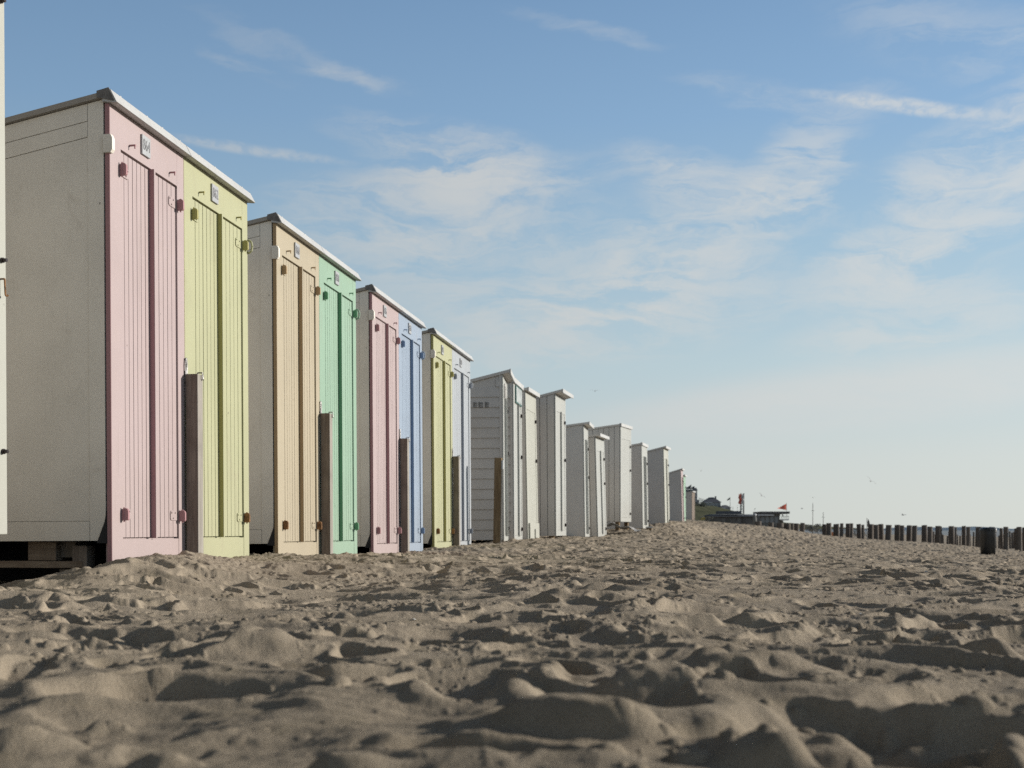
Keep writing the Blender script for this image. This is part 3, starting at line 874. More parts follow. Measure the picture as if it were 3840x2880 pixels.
row += [(c8(a), c8(b), v8(t)) for a, b, t in ((120, 168, 570), (165, 215, 557), (238, 298, 567), (300, 335, 560), (362, 412, 562), (408, 437, 560), (480, 530, 568), (530, 557, 575), (590, 650, 570),
       (655, 706, 575), (706, 755, 568), (770, 830, 577), (870, 925, 575), (926, 968, 583), (993, 1045, 582), (1050, 1100, 583), (1152, 1207, 580), (1210, 1258, 594), (1290, 1345, 587), (1345, 1362, 592),
       (1435, 1490, 590), (1490, 1510, 598), (1568, 1608, 587), (1612, 1650, 598), (1705, 1768, 597), (1852, 1912, 597), (1966, 1998, 610), (1999, 2045, 597), (2118, 2145, 612), (2140, 2190, 598), (2196, 2240, 604))]
nrow = len(row)
for i, (a, b_, t) in enumerate(row):
    u = (a + b_) / 2
    Y = 66 - 8 * (u - 750) / 270 + ((i % 2) * .5)
    x = (u - CU) / F * Y; z = gz(x, Y)
    o = bpy.data.objects.new('groyne_post', PILES[i % 7]); COL.objects.link(o)
    r = (b_ - a) / 2 / F * Y * 1.06
    h = max(.3, (CV - t) / F * Y - z)
    o.location = (x, Y, z); o.scale = (r, r, h)
    o.rotation_euler = (R(rnd.uniform(-1.5, 1.5)), R(rnd.uniform(-2.2, .6) + (-4 if i == 6 else 0)), rnd.uniform(0, 6.28))
    tag(o, None, 'post', 'dark groyne posts crossing the beach')
    o['u'] = u
# each post is told apart by its place and its neighbours
def ordinal(n): return {1: 'first', 2: 'second', 3: 'third', 4: 'fourth', 5: 'fifth', 6: 'sixth', 7: 'seventh', 8: 'eighth', 9: 'ninth', 10: 'tenth', 11: 'eleventh', 12: 'twelfth', 13: 'thirteenth',
      14: 'fourteenth', 15: 'fifteenth', 16: 'sixteenth', 17: 'seventeenth', 18: 'eighteenth', 19: 'nineteenth', 20: 'twentieth'}[n]
posts = sorted([o for o in bpy.data.objects if 'u' in o], key=lambda o: o['u'])
for i, o in enumerate(posts):
    del o['u']
    if i < 20: o['label'] = ('leftmost' if i == 0 else ordinal(i + 1) + ' from left') + ' of the thick dark groyne posts in the nearer row'
    else:
        k = len(posts) - i
        o['label'] = ('rightmost' if k == 1 else ordinal(k) + ' from right') + ' of the thick dark groyne posts in the nearer row'
# the second groyne, far off
small = []
for i in range(36):
    u = 930 + i * 2.75 + rnd.uniform(-1.1, 1.1)
    Y = 122 + rnd.uniform(-2, 2)
    x = (u - CU) / F * Y; z = gz(x, Y)
    top = (CV - (533.0 + rnd.uniform(-1.5, 3.5))) / F * Y
    o = bpy.data.objects.new('groyne_post', PILES[(i * 3) % 7]); COL.objects.link(o)
    r = rnd.uniform(.085, .15)
    o.location = (x, Y, z); o.scale = (r, r, max(.5, top - z)); o.rotation_euler = (R(rnd.uniform(-2, 2)), R(rnd.uniform(-2, 2)), rnd.uniform(0, 6))
    tag(o, 'thin post of the far groyne seen between and behind the thick posts', 'post', 'thin posts of the far groyne')

# ------------------------------------------------------------------ distant dune, houses, pavilions
def veg_mat(name, a, b2, sc_=.25):
    m, nt, b = nmat(name)
    g = N(nt, 'ShaderNodeNewGeometry').outputs['Position']
    nt.links.new(mixc(nt, mrange(nt, noise(nt, g, sc_, 6, .65), .38, .64), a, b2), b.inputs['Base Color'])
    b.inputs['Roughness'].default_value = 1.0; b.inputs['Specular IOR Level'].default_value = 0
    return m
def dune():
    # a ridge that comes down to the beach, along the row of huts
    n, k = 90, 26
    vs = []; fs = []
    crest = [(650, 500), (700, 506.5), (706, 510), (712, 513.0), (725, 517.5), (745, 521.5), (760, 524), (775, 527)]
    for i in range(n):
        u = 640 + 135 * i / (n - 1)
        for (a, va), (b, vb) in zip(crest[:-1], crest[1:]):
            if u <= b or b == 775: vt = va + (vb - va) * max(0, min(1, (u - a) / (b - a))); break
        Yc = 490.0
        for j in range(k):
            t = j / (k - 1)
            Y = 330 + t * 260
            zt = (CV - vt) / F * Yc
            prof = math.sin(min(1, t * 260 / 160) * math.pi / 2) ** 1.3
            x = (u - CU) / F * Yc - (1 - t) * 0
            z = 0.2 + (zt - .2) * prof + .6 * prof * (0.5 - rnd.random()) * .8
            vs.append((x, Y, z))
    for i in range(n - 1):
        for j in range(k - 1): fs.append((i * k + j, (i + 1) * k + j, (i + 1) * k + j + 1, i * k + j + 1))
    b = MB(); b.add(vs, fs, True)
    o = b.build('dune_hill', veg_mat('dune_grass', (.085, .092, .062), (.14, .14, .09), .3)); o['kind'] = 'structure'  # grass colour lifted to stand in for haze
dune()
def c7(cx): return 682.7 + .0627 * cx
def v7(cy): return 474.7 + .0627 * cy
def P(cx, cy, Y):
    p = sub(c7(cx), v7(cy), Y); return p
mw = plain('far_wall_dark', (.21, .215, .235), .9, var=.3, scale=.3)  # backlit darkness and haze are put into these far colours
mw2 = plain('far_wall_grey', (.36, .365, .38), .9, var=.3, scale=.3)
mroof = plain('far_roof', (.14, .145, .165), .9)
mlt = plain('far_white', (.60, .61, .62), .6)
mgl = plain('far_glass', (.20, .22, .24), .2)
mwd = plain('pavilion_wood', (.13, .128, .13), .9, var=.4, scale=1.0)  # haze is lifted into this colour too
def cloth_mat(name, col):
    m, nt, b = nmat(name)
    b.inputs['Base Color'].default_value = (*col, 1); b.inputs['Roughness'].default_value = .9
    t = N(nt, 'ShaderNodeBsdfTranslucent'); t.inputs[0].default_value = (*col, 1)
    mx = N(nt, 'ShaderNodeMixShader'); mx.inputs[0].default_value = .55
    nt.links.new(b.outputs[0], mx.inputs[1]); nt.links.new(t.outputs[0], mx.inputs[2])
    nt.links.new(mx.outputs[0], [n for n in nt.nodes if n.type == 'OUTPUT_MATERIAL'][0].inputs[0])
    return m
mred = cloth_mat('red_cloth', (.85, .20, .13))
mgrey = cloth_mat('grey_cloth', (.48, .49, .50))
mpole = plain('pole_paint', (.30, .30, .29), .5)
mdk = plain('dark_cloth', (.06, .08, .07), .8)

def gable_house(label, cx0, cx1, cyeave, cyridge, cybase, Y, chim=True, wins=3):
    a = P(cx0, cybase, Y); c = P(cx1, cybase, Y); w = c.x - a.x
    he = P(cx0, cyeave, Y).z - a.z; hr = P(cx0, cyridge, Y).z - a.z
    root = thing('house', label, 'house', a)
    b = MB(); b.box(0, w, 0, 8, -4, he); b.build('wall', mw2, root)
    b = MB()
    b.add([(-.5, -.6, he), (w + .5, -.6, he), (w * .62, 2.5, hr), (w * .40, 2.5, hr), (-.5, 8.6, he), (w + .5, 8.6, he), (w * .62, 6, hr), (w * .4, 6, hr)],
          [(0, 1, 2, 3), (1, 5, 6, 2), (5, 4, 7, 6), (4, 0, 3, 7), (3, 2, 6, 7), (0, 4, 5, 1)])
    rf = b.build('roof', mroof, root)
    if chim:
        b = MB(); b.box(w * .70, w * .78, 2, 3, he * .9, hr + .5); b.build('chimney', mroof, rf)
    b = MB(); b.box(-.3, w * .5, -.75, -.62, he - .45, he - .02); b.build('gutter_board', mlt, root)
    for k in range(wins):
        x = w * (.12 + .76 * k / max(1, wins - .0))
        b = MB(); b.box(x, x + w * .18, -.08, -.01, he * .25, he * .82); f = b.build('window', mlt, root)
        b = MB(); b.box(x + .12, x + w * .18 - .12, -.1, -.085, he * .3, he * .76); b.build('pane', mgl, f)
gable_house('dark roofed gable house with chimney on top of the dune', 345, 605, 440, 358, 560, 560)
gable_house('smaller low roofed house right of the gable house with chimney', 612, 765, 525, 482, 600, 555, False, 2)
def tower_block():
    a = P(45, 470, 600); w = P(262, 470, 600).x - a.x; h = P(0, 235, 600).z - a.z
    root = thing('apartment_building', 'tall dark flat roofed building above the last beach hut', 'building', a)
    b = MB(); b.box(0, w * .70, 0, 14, -8, h); b.box(w * .70, w * .86, 0, 14, -8, h + .3); b.box(w * .862, w, 1, 14, -8, h * .30); b.build('wall', mw, root)
    b = MB()
    for k in range(6): b.box(w * (.02 + k * .15), w * (.02 + k * .15) + w * .07, 1, 5, h + .302, h + .9 + (k * 37 % 5) * .25)
    b.build('roof_units', mroof, root)
    for k in range(3):
        for j in range(2):
            b = MB(); b.box(w * (.72 + .05 * k), w * (.745 + .05 * k), -.06, -.005, h * (.15 + j * .4), h * (.42 + j * .4)); b.build('window', mlt, root)
    b = MB(); b.box(-.2, w * .88, -.3, 0, h * .93, h * .97); b.build('cornice', mw2, root)
    a2 = P(262, 470, 585); 
    root = thing('scaffold', 'pale open framework beside the tall dark building', 'scaffold', a2)
    w2 = P(345, 470, 585).x - a2.x; h2 = P(0, 365, 585).z - a2.z
    b = MB()
    for k in range(4): b.tube((w2 * k / 3, 0, -6), (w2 * k / 3, 0, h2 * (1 - .1 * k)), .12, n=6)
    for k in range(3): b.tube((0, 0, h2 * (.3 + .25 * k)), (w2, 0, h2 * (.28 + .22 * k)), .10, n=6)
    b.build('frame', mpole, root)
tower_block()
def pavilion_low():
    Y = 300
    a = P(435, 790, Y); w = P(1205, 790, Y).x - a.x; h = P(0, 655, Y).z - a.z; h2 = P(0, 622, Y).z - a.z
    root = thing('beach_pavilion', 'long low dark beach pavilion with a flat roof', 'pavilion', a)
    b = MB(); b.box(0, w, 0, 9, -3, h); b.build('wall', mwd, root)
    b = MB(); b.add([(-.6, -1, h), (w + .3, -1, h), (w + .3, 10, h2), (w * .12, 10, h2), (-.6, 10, h)], [(0, 1, 2, 3, 4), (0, 4, 3, 2, 1)]); b.box(-.6, w + .3, -1.05, -.9, h - .28, h + .04)
    b.build('roof', plain('far_roof_blue', (.15, .16, .175), .8), root)
    for k in range(9):
        b = MB(); b.box(w * (.03 + k * .107), w * (.03 + k * .107) + w * .07, -.06, -.005, h * .2, h * .72); b.build('window', plain('pav_glass%d' % k, (.04 + .03 * (k % 3),) * 3, .2), root)
    b = MB(); b.box(w * .22, w * .70, 3, 7, h2 + .01, h2 + .75); b.build('roof_housing', mroof, root)
pavilion_low()
def pavilion_two():
    Y = 240
    a = P(1180, 800, Y); w = P(1690, 800, Y).x - a.x; 
    Z = lambda cy: P(0, cy, Y).z - a.z
    root = thing('beach_pavilion', 'two storey beach pavilion with an overhanging flat roof and corner balcony', 'pavilion', a)
    b = MB(); b.box(w * .10, w * .72, 0, 7, -3, Z(620)); b.box(w * .72, w * .9, 2, 7, -3, Z(720)); b.build('wall', plain('pav_wall', (.19, .19, .185), .8, var=.4, scale=1.5), root)
    b = MB(); b.box(w * .12, w, -1, 7.5, Z(624), Z(588)); b.build('roof', mwd, root)
    b = MB(); b.box(0, w * .5, -1.2, -.8, Z(655), Z(635)); b.build('awning_beam', mlt, root)
    b = MB(); b.box(w * .74, w * .98, -.8, 2, Z(728), Z(712)); bal = b.build('balcony', mlt, root)
    b = MB()
    for k in range(6): b.tube((w * (.745 + .045 * k), -.75, Z(712)), (w * (.745 + .045 * k), -.75, Z(660)), .04, n=6)
    b.tube((w * .745, -.75, Z(662)), (w * .97, -.75, Z(662)), .05, n=6)
    b.build('railing', mwd, bal)
    for k in range(2):
        b = MB(); b.box(w * (.76 + .1 * k), w * (.80 + .1 * k), 1.9, 1.95, Z(665), Z(632)); b.build('window', mlt, root)
    for k in range(4):
        b = MB(); b.box(w * (.14 + .14 * k), w * (.14 + .14 * k) + w * .10, -.08, -.01, Z(770), Z(672)); b.build('window', mgl, root)
pavilion_two()
def parasol():
    Y = 150
    a = P(1147, 830, Y); Z = lambda cy: P(0, cy, Y).z - a.z
    root = thing('folded_parasol', 'folded pale parasol with white top beside the low pavilion', 'parasol', a)
    m = plain('parasol_cloth', (.20, .20, .19), .9)
    b = MB(); b.lathe([(.22, Z(815)), (.30, Z(780)), (.27, Z(700)), (.16, Z(650))], 12); b.build('cover', m, root)
    b = MB(); b.lathe([(.26, Z(650) + .01), (.25, Z(630)), (.08, Z(618))], 12); b.build('top', mlt, root)
    b = MB(); b.tube((0, 0, -1), (0, 0, Z(812)), .05, n=8); b.build('pole', mpole, root)
parasol()
def flag(label, cx, cytop, cybase, Y, shape, mat, fl, name='flag', r=.05):
    a = P(cx, cybase, Y); Z = lambda cy: P(0, cy, Y).z - a.z; U = lambda c: P(c, 0, Y).x - a.x
    root = thing(name, label, 'flag', a)
    b = MB(); b.tube((0, 0, -1), (0, 0, Z(cytop)), r, r * .7, n=8); b.build('pole', mpole, root)
    n = 8; vs = []; fs = []
    x0, x1, zt0, zb0, zt1, zb1 = fl
    for i in range(n + 1):
        t = i / n
        x = U(x0) * (1 - t) + U(x1) * t
        wv = .25 * math.sin(t * 7) * t
        vs += [(x, wv, Z(zt0) * (1 - t) + Z(zt1) * t), (x, wv + .1 * math.sin(t * 9 + 1), Z(zb0) * (1 - t) + Z(zb1) * t)]
    for i in range(n): fs.append((2 * i, 2 * i + 1, 2 * i + 3, 2 * i + 2))
    b = MB(); b.add(vs, fs, True); b.build('cloth', mat, root)
flag('red triangular pennant flying above the two storey pavilion', 1657, 448, 590, 240, 0, mred, (1652, 1515, 462, 562, 535, 540))
flag('small dark flag on a tall thin pole near the dune houses', 757, 358, 585, 500, 0, mdk, (755, 707, 362, 395, 395, 416), r=.12)
flag('tiny flag on the roof of the tall dark building', 135, 155, 235, 600, 0, mdk, (133, 108, 160, 190, 175, 190), r=.15)
flag('little dark streamer flying above the low pavilion', 1142, 548, 610, 300, 0, mdk, (1143, 1166, 545, 556, 532, 540), r=.03)
def banner():
    Y = 400
    a = P(930, 600, Y); Z = lambda cy: P(0, cy, Y).z - a.z; U = lambda c: P(c, 0, Y).x - a.x
    root = thing('banner_tower', 'tall red and grey banner hung on a latticed mast over the pavilion roof', 'banner', a)
    b = MB()
    for c in (932, 978): 
        for yy in (0, 1.2): b.tube((U(c), yy, -3), (U(c), yy, Z(295)), .13, n=6)
    cy = 470; k = 0
    while cy < 600:
        b.tube((U(932 if k % 2 else 978), 0, Z(cy)), (U(978 if k % 2 else 932), 0, Z(cy + 26)), .09, n=6); cy += 26; k += 1
    b.build('mast', mpole, root)
    def cloth(c0, c1, mat, y0, nm):
        vs = []; fs = []; n = 10
        for i in range(n + 1):
            z = Z(312) + (Z(470) - Z(312)) * i / n
            for j in range(4): vs.append((U(c0) + (U(c1) - U(c0)) * j / 3 + .12 * math.sin(i * 1.3), y0 + .25 * math.sin(i * .9 + j * 2), z))
        for i in range(n):
            for j in range(3): fs.append((i * 4 + j, i * 4 + j + 1, (i + 1) * 4 + j + 1, (i + 1) * 4 + j))
        q = MB(); q.add(vs, fs, True); q.build(nm, mat, root)
    cloth(888, 930, mred, -.5, 'red_cloth'); cloth(931, 972, mgrey, -.4, 'grey_cloth')
banner()
def mast(label, u, vt, vb, Y):
    p = sub(u, vb, Y)
    b = MB(); b.tube((0, 0, -2), (0, 0, (vb - vt) / F * Y), .07, .045, n=8)
    b.box(-.25, .25, -.02, .02, (vb - vt) / F * Y * .72, (vb - vt) / F * Y * .72 + .05)
    o = b.build('mast', mpole); o.location = p
    tag(o, label, 'mast')
mast('tall thin mast rising behind the groyne left of the shorter mast', 812.8, 503, 531, 190)
mast('shorter thin mast rising right above the groyne posts', 823.3, 512, 531, 190)
mast('short pole on the dune edge left of the banner mast', 737.5, 505.5, 514, 350)
mast('short forked pole between the houses and the banner', 732.8, 506.5, 513, 380)

def shrub(label, u, v, Y, w, h, mat, n=500, seed=1, name='shrub'):
    r = random.Random(seed)
    p = sub(u, v, Y)
    root = thing(name, label, 'shrub', p)
    b = MB()
    blobs = [(r.uniform(-.5, .5) * w, r.uniform(.25, .9) * h, r.uniform(.15, .3)) for _ in range(9)]
    for _ in range(n):
        bx, bz, br = r.choice(blobs)
        t = r.uniform(0, 6.28); q = r.random() ** .5
        c = Vector((bx + math.cos(t) * q * br * w, r.uniform(-.3, .3) * w, max(.02, bz + math.sin(t) * q * br * h)))
        s = r.uniform(.03, .08) * min(w, h * 1.5)
        d1 = Vector((r.gauss(0, 1), r.gauss(0, 1), r.gauss(0, 1))).normalized() * s
        d2 = Vector((r.gauss(0, 1), r.gauss(0, 1), r.gauss(0, 1))).normalized() * s
        b.add([c - d1, c + d2, c + d1, c - d2 * .6], [(0, 1, 2, 3)])
    b.build('foliage', mat, root)
    b = MB(); 
    for bx, bz, br in blobs[:5]: b.tube((bx * .3, 0, -.3), (bx, 0, bz), .03 * h, .01 * h, n=5)
    b.build('stems', M['pile'], root)
gv = veg_mat('shrub_grey', (.20, .20, .19), (.32, .32, .30), .8); gd = veg_mat('shrub_dark', (.13, .14, .125), (.22, .225, .19), .5)  # the dark shrub colour is raised for haze
gy = veg_mat('shrub_yellow', (.55, .42, .05), (.35, .30, .08), 2.0)
shrub('hazy grey bush behind the gap left of the thick groyne posts', 811.5, 533.5, 110, 1.3, .85, gv, 420, 2)
shrub('low grey bush beneath the shorter mast', 820, 534.5, 112, 1.1, .6, gv, 320, 3)
shrub('bushy patch seen through the posts left of the middle of the groyne', 850, 537.5, 112, 3.2, .85, gv, 500, 9)
shrub('small bright yellow shrub at the foot of the grassy dune', 702.5, 520.2, 240, .8, .55, gy, 220, 4)
shrub('dark bush at the dune foot left of the low pavilion', 706.5, 521.5, 250, 2.4, 1.1, gd, 420, 5)
shrub('dark thicket under the gable house', 700, 511, 430, 5.0, 3.2, gd, 600, 6)
shrub('dark hedge below the smaller low roofed house', 724, 514.5, 440, 6.0, 2.0, gd, 600, 7)
def pennant():
    Y = 72; p = sub(867, 528, Y)
    root = thing('pennant', 'black triangular pennant sticking up behind a groyne post', 'flag', p)
    b = MB(); b.tube((0, 0, -1), (0, 0, .62), .02, n=6); b.build('pole', mpole, root)
    b = MB(); b.add([(.02, 0, .1), (.26, .05, .04), (.10, .02, .58), (.03, 0, .40)], [(0, 1, 2, 3)]); b.build('cloth', M['void'], root)
    Y = 74; p = sub(832, 537, Y)
    b = MB(); b.add([(-.09, 0, 0), (.09, .02, 0), (.08, .02, .32), (-.08, 0, .35)], [(0, 1, 2, 3)])
    o = b.build('windbreak', plain('orange_cloth', (.55, .20, .08), .8)); o.location = p
    tag(o, 'orange cloth showing through the gap between groyne posts', 'windbreak')
pennant()
def far_shore():
    vs = []; fs = []; n = 120
    for i in range(n):
        x = 1500 + 9000 * i / (n - 1); z = 16 + 7 * math.sin(i * .31) + 5 * math.sin(i * .9 + 1) + rnd.uniform(0, 2.5)
        vs += [(x, 9000, -4), (x, 9000, z), (x, 9200, z * .95), (x, 9400, -3)]
    for i in range(n - 1):
        for j in range(3): fs.append((i * 4 + j, (i + 1) * 4 + j, (i + 1) * 4 + j + 1, i * 4 + j + 1))
    b = MB(); b.add(vs, fs, True)
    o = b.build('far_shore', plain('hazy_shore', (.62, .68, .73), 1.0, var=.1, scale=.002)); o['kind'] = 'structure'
far_shore()

# ------------------------------------------------------------------ gulls
def gull_mesh():
    b = MB()
    secs = [(-.22, .01), (-.14, .045), (0, .06), (.12, .045), (.18, .03), (.23, .008)]
    n = 8; vs = []
    for x, r in secs:
        for k in range(n):
            t = 2 * math.pi * k / n; vs.append((x, r * math.cos(t), r * math.sin(t) * .9))
    fs = [(i * n + k, i * n + (k + 1) % n, (i + 1) * n + (k + 1) % n, (i + 1) * n + k) for i in range(len(secs) - 1) for k in range(n)]
    b.add(vs, fs, True)
    for s in (-1, 1):
        w = [(.10, 0, .03), (-.06, 0, .03), (.13, .28 * s, .14), (-.03, .28 * s, .13), (.05, .62 * s, .10), (-.02, .60 * s, .10)]
        b.add(w, [(0, 1, 3, 2), (2, 3, 5, 4)])
    b.add([(-.20, -.02, 0), (-.20, .02, 0), (-.32, .05, 0), (-.32, -.05, 0)], [(0, 1, 2, 3)])
    me = bpy.data.meshes.new('gull'); me.from_pydata(b.v, [], b.f); me.polygons.foreach_set('use_smooth', b.sm)
    me.materials.append(plain('gull_feathers', (.30, .30, .31), .8)); me.update(); return me
GM = gull_mesh()
for u, v, Y, rx, rz, lab in ((870.7, 481.1, 105, 42, 60, 'banking gull high above the middle of the groyne posts'),
        (903, 515.1, 150, 10, 20, 'small gull low above the groyne posts'),
        (761.6, 495.7, 160, 35, 50, 'gull flying between the banner and the red pennant'),
        (813, 497.4, 170, 0, 80, 'gull hovering just over the tall thin mast'),
        (801.8, 508.7, 220, 5, 10, 'tiny gull between the red pennant and the tall mast'),
        (700.9, 470.7, 170, -8, 70, 'gull above the end of the hut row'),
        (595, 391.1, 130, 4, 75, 'gull in the sky above the plain warm white hut'),
        (812.6, 496.4, 400, 0, 0, None)):
    if lab is None: continue
    o = bpy.data.objects.new('gull', GM); COL.objects.link(o)
    o.location = sub(u, v, Y); o.rotation_euler = (R(rx), 0, R(rz))
    tag(o, lab, 'gull', 'gulls in the sky')

# ------------------------------------------------------------------ sky, sun, camera
SUN_AZ, SUN_EL = 79.0, 17.0
sd = Vector((math.sin(R(SUN_AZ)) * math.cos(R(SUN_EL)), math.cos(R(SUN_AZ)) * math.cos(R(SUN_EL)), math.sin(R(SUN_EL))))
L = bpy.data.lights.new('Sun', 'SUN'); L.energy = 5.0; L.angle = R(0.6); L.color = (1.0, .945, .86)
lo = bpy.data.objects.new('Sun', L); COL.objects.link(lo); lo.rotation_euler = sd.to_track_quat('Z', 'Y').to_euler()

w = bpy.data.worlds.new('World'); sc.world = w; w.use_nodes = True
nt = w.node_tree; nt.nodes.clear()
out = N(nt, 'ShaderNodeOutputWorld'); bg = N(nt, 'ShaderNodeBackground'); nt.links.new(bg.outputs[0], out.inputs[0])
bg.inputs['Strength'].default_value = 0.1
sky = N(nt, 'ShaderNodeTexSky', sky_type='NISHITA'); sky.sun_disc = False
sky.sun_elevation = R(SUN_EL); sky.sun_rotation = R(SUN_AZ); sky.air_density = 1.0; sky.dust_density = 0.6; sky.ozone_density = 1.2
d = N(nt, 'ShaderNodeTexCoord').outputs['Generated']
sp = N(nt, 'ShaderNodeSeparateXYZ'); nt.links.new(d, sp.inputs[0])
el = math_(nt, 'ARCSINE', sp.outputs[2]); az = math_(nt, 'ARCTAN2', sp.outputs[0], sp.outputs[1])
ae = N(nt, 'ShaderNodeCombineXYZ'); nt.links.new(az, ae.inputs[0]); nt.links.new(el, ae.inputs[1])
ramp = N(nt, 'ShaderNodeValToRGB')
stops = [(0.0, (203, 208, 204)), (.06, (200, 207, 206)), (.14, (184, 203, 210)), (.24, (158, 188, 209)), (.34, (136, 171, 205)), (.43, (122, 157, 194)), (.55, (62, 92, 132)), (.72, (20, 34, 58))]
cr_ = ramp.color_ramp
while len(cr_.elements) < len(stops): cr_.elements.new(0.5)
for e, (p, c) in zip(cr_.elements, stops): e.position = p; e.color = (*lin(*c), 1)
nt.links.new(mrange(nt, el, 0, 1, 0, 1, False), ramp.inputs[0])
vs_ = N(nt, 'ShaderNodeVectorMath', operation='SCALE'); nt.links.new(ramp.outputs[0], vs_.inputs[0]); vs_.inputs['Scale'].default_value = 10.0
# brighter towards the sun, darker away from it
side = math_(nt, 'ADD', 1.0, math_(nt, 'MULTIPLY', math_(nt, 'SINE', az), .30))
vs2 = N(nt, 'ShaderNodeVectorMath', operation='SCALE'); nt.links.new(vs_.outputs[0], vs2.inputs[0]); nt.links.new(side, vs2.inputs['Scale'])
base = mixc(nt, 0.92, sky.outputs[0], vs2.outputs[0])
back = math_(nt, 'MULTIPLY', mrange(nt, math_(nt, 'COSINE', az), -.2, .6, .95, 1.0), mrange(nt, math_(nt, 'SINE', az), -.95, -.48, .45, 1.0))
bs = N(nt, 'ShaderNodeVectorMath', operation='SCALE'); nt.links.new(base, bs.inputs[0]); nt.links.new(back, bs.inputs['Scale']); base = bs.outputs[0]
# --- cirrus
wob = N(nt, 'ShaderNodeTexNoise'); wob.inputs['Scale'].default_value = 9; wob.inputs['Detail'].default_value = 6; wob.inputs['Roughness'].default_value = .6
nt.links.new(mapping(nt, ae.outputs[0], scale=(.55, 1.5, 1), rot=(0, 0, R(8))), wob.inputs['Vector'])
wv = N(nt, 'ShaderNodeVectorMath', operation='SUBTRACT'); nt.links.new(wob.outputs['Color'], wv.inputs[0]); wv.inputs[1].default_value = (.5, .5, .5)
wv2 = N(nt, 'ShaderNodeVectorMath', operation='MULTIPLY'); nt.links.new(wv.outputs[0], wv2.inputs[0]); wv2.inputs[1].default_value = (.12, .07, 0)
aw = N(nt, 'ShaderNodeVectorMath', operation='ADD'); nt.links.new(ae.outputs[0], aw.inputs[0]); nt.links.new(wv2.outputs[0], aw.inputs[1])
CLOUDS = [(1955, 228, 200, 14, 12.5, 1.0, 0), (1700, 195, 190, 24, 9, .26, 1), (2120, 110, 230, 60, 17, .20, 1), (550, 322, 180, 11, 4, .5, 0), (640, 112, 190, 18, 12, .15, 1), (520, 130, 70, 14, 15, .18, 1),
          (730, 148, 100, 14, 4, .24, 1), (1000, 335, 230, 45, 12, .62, 1), (880, 445, 230, 80, -6, .62, 1), (1060, 405, 190, 45, 8, .45, 1), (1520, 405, 200, 42, 12, .62, 1), (1740, 350, 110, 75, -38, .50, 1),
          (1440, 570, 290, 85, -22, .72, 1), (1230, 690, 330, 85, -6, .62, 1), (2130, 390, 260, 100, -26, .78, 1), (1900, 590, 240, 60, -6, .46, 1), (2010, 680, 230, 42, -9, .52, 1), (1260, 60, 130, 14, 12, .18, 1),
          (1950, 840, 560, 70, -5, .85, 2), (1020, 550, 300, 80, -8, .42, 1), (1560, 880, 330, 40, -6, .30, 2)]
tot = None; tex = None
wisp = noise(nt, mapping(nt, aw.outputs[0], scale=(3.0, 15, 1), rot=(0, 0, R(-7))), 2.6, 10, .66, .7)
puff = noise(nt, mapping(nt, aw.outputs[0], scale=(1.2, 2.2, 1), rot=(0, 0, R(18))), 11, 8, .6, .3)
tex1 = mrange(nt, math_(nt, 'ADD', math_(nt, 'MULTIPLY', wisp, .68), math_(nt, 'MULTIPLY', puff, .40)), .42, .66, .02, 1.5)
lump = noise(nt, mapping(nt, ae.outputs[0], scale=(1.0, 1.6, 1), rot=(0, 0, R(12))), 75, 5, .6, .4)
tex0 = math_(nt, 'MULTIPLY', mrange(nt, puff, .30, .66, .45, 1.1), mrange(nt, lump, .36, .62, .35, 1.25))
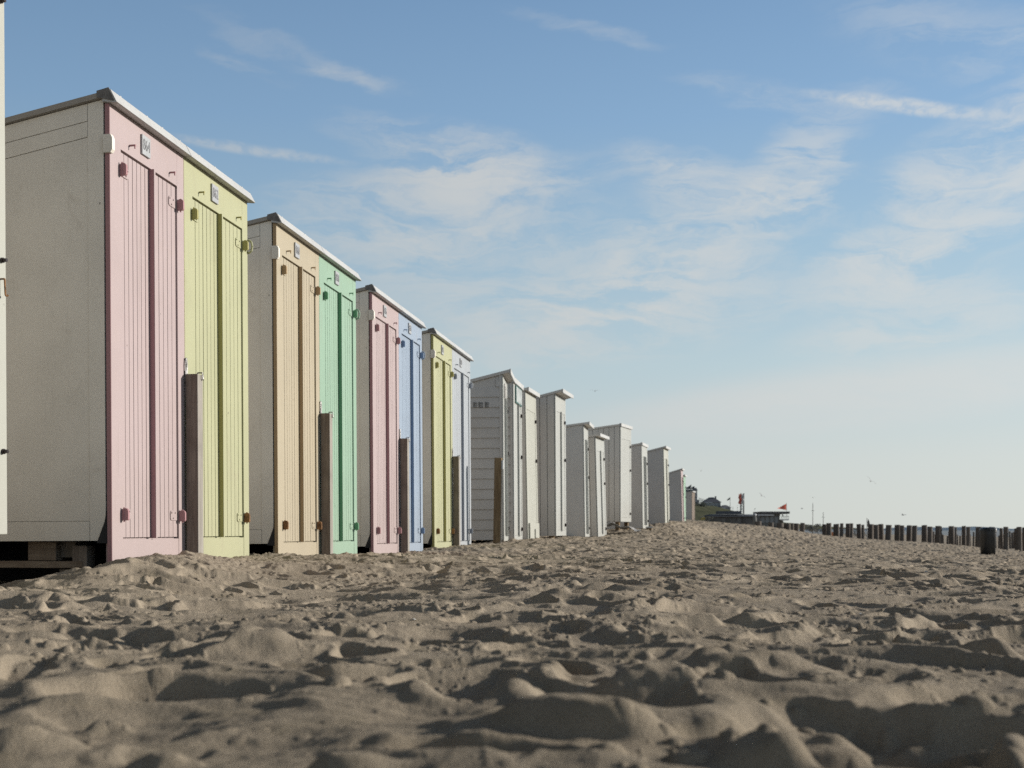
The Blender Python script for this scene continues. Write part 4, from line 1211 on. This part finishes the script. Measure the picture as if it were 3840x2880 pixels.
for (cx, cy, hl, hw, ang, st, kind) in CLOUDS:
    u, v = cx / 2.16, cy / 2.16
    a_ = math.atan((u - CU) / F); e_ = math.atan((CV - v) / math.hypot(F, u - CU))
    k = 1 / 2.16 / F
    src = ae.outputs[0] if kind == 2 else aw.outputs[0]
    if kind == 0:
        m2 = N(nt, 'ShaderNodeMix', data_type='VECTOR'); m2.inputs[0].default_value = .12
        nt.links.new(ae.outputs[0], m2.inputs[4]); nt.links.new(aw.outputs[0], m2.inputs[5]); src = m2.outputs[1]
    mp_ = mapping(nt, src, loc=(a_, e_, 0), rot=(0, 0, R(-ang)), scale=(hl * k * (1.45 if kind == 1 else 1.25), hw * k * (1.5 if kind == 1 else 1.25), 1), typ='TEXTURE')
    ln = N(nt, 'ShaderNodeVectorMath', operation='LENGTH'); nt.links.new(mp_, ln.inputs[0])
    g = mrange(nt, ln.outputs['Value'], 1.1, .2, 0, st * (0.9 if hw < 30 else 1.0))
    g = math_(nt, 'MULTIPLY', g, tex0 if kind == 0 else tex1) if kind != 2 else math_(nt, 'MULTIPLY', g, mrange(nt, wisp, .3, .65, .6, 1.05))
    tot = g if tot is None else math_(nt, 'ADD', tot, g)
# the same thin cirrus goes on outside this picture
els = mrange(nt, math_(nt, 'ABSOLUTE', az), .55, .8, 0, .15)
tot = math_(nt, 'ADD', tot, math_(nt, 'MULTIPLY', els, tex1))
tot = math_(nt, 'MULTIPLY', math_(nt, 'SUBTRACT', 1.0, math_(nt, 'POWER', 2.71828, math_(nt, 'MULTIPLY', tot, -1.25))), .92)
ccol = N(nt, 'ShaderNodeVectorMath', operation='SCALE'); ccol.inputs[0].default_value = lin(206, 207, 205); nt.links.new(math_(nt, 'MULTIPLY', side, 10.0), ccol.inputs['Scale'])
fin = mixc(nt, tot, base, ccol.outputs[0])
nt.links.new(fin, bg.inputs['Color'])

cam = bpy.data.cameras.new('Camera'); co = bpy.data.objects.new('Camera', cam); COL.objects.link(co)
co.location = (0, 0, 0); co.rotation_euler = (R(90), 0, 0)
cam.sensor_fit = 'HORIZONTAL'; cam.sensor_width = 36.0; cam.lens = 36.0 * F / 1024
cam.shift_x = 0.0; cam.shift_y = (CV - 384) / 1024
cam.clip_start = 0.02; cam.clip_end = 60000
cam.dof.use_dof = True; cam.dof.focus_distance = 6.0; cam.dof.aperture_fstop = 5.6
sc.camera = co
sc.render.engine = 'CYCLES'
sc.render.resolution_x = 1024; sc.render.resolution_y = 768
sc.cycles.use_denoising = False
sc.cycles.max_bounces = 6; sc.cycles.diffuse_bounces = 1
sc.view_settings.view_transform = 'Standard'; sc.view_settings.look = 'None'; sc.view_settings.exposure = 0; sc.view_settings.gamma = 1
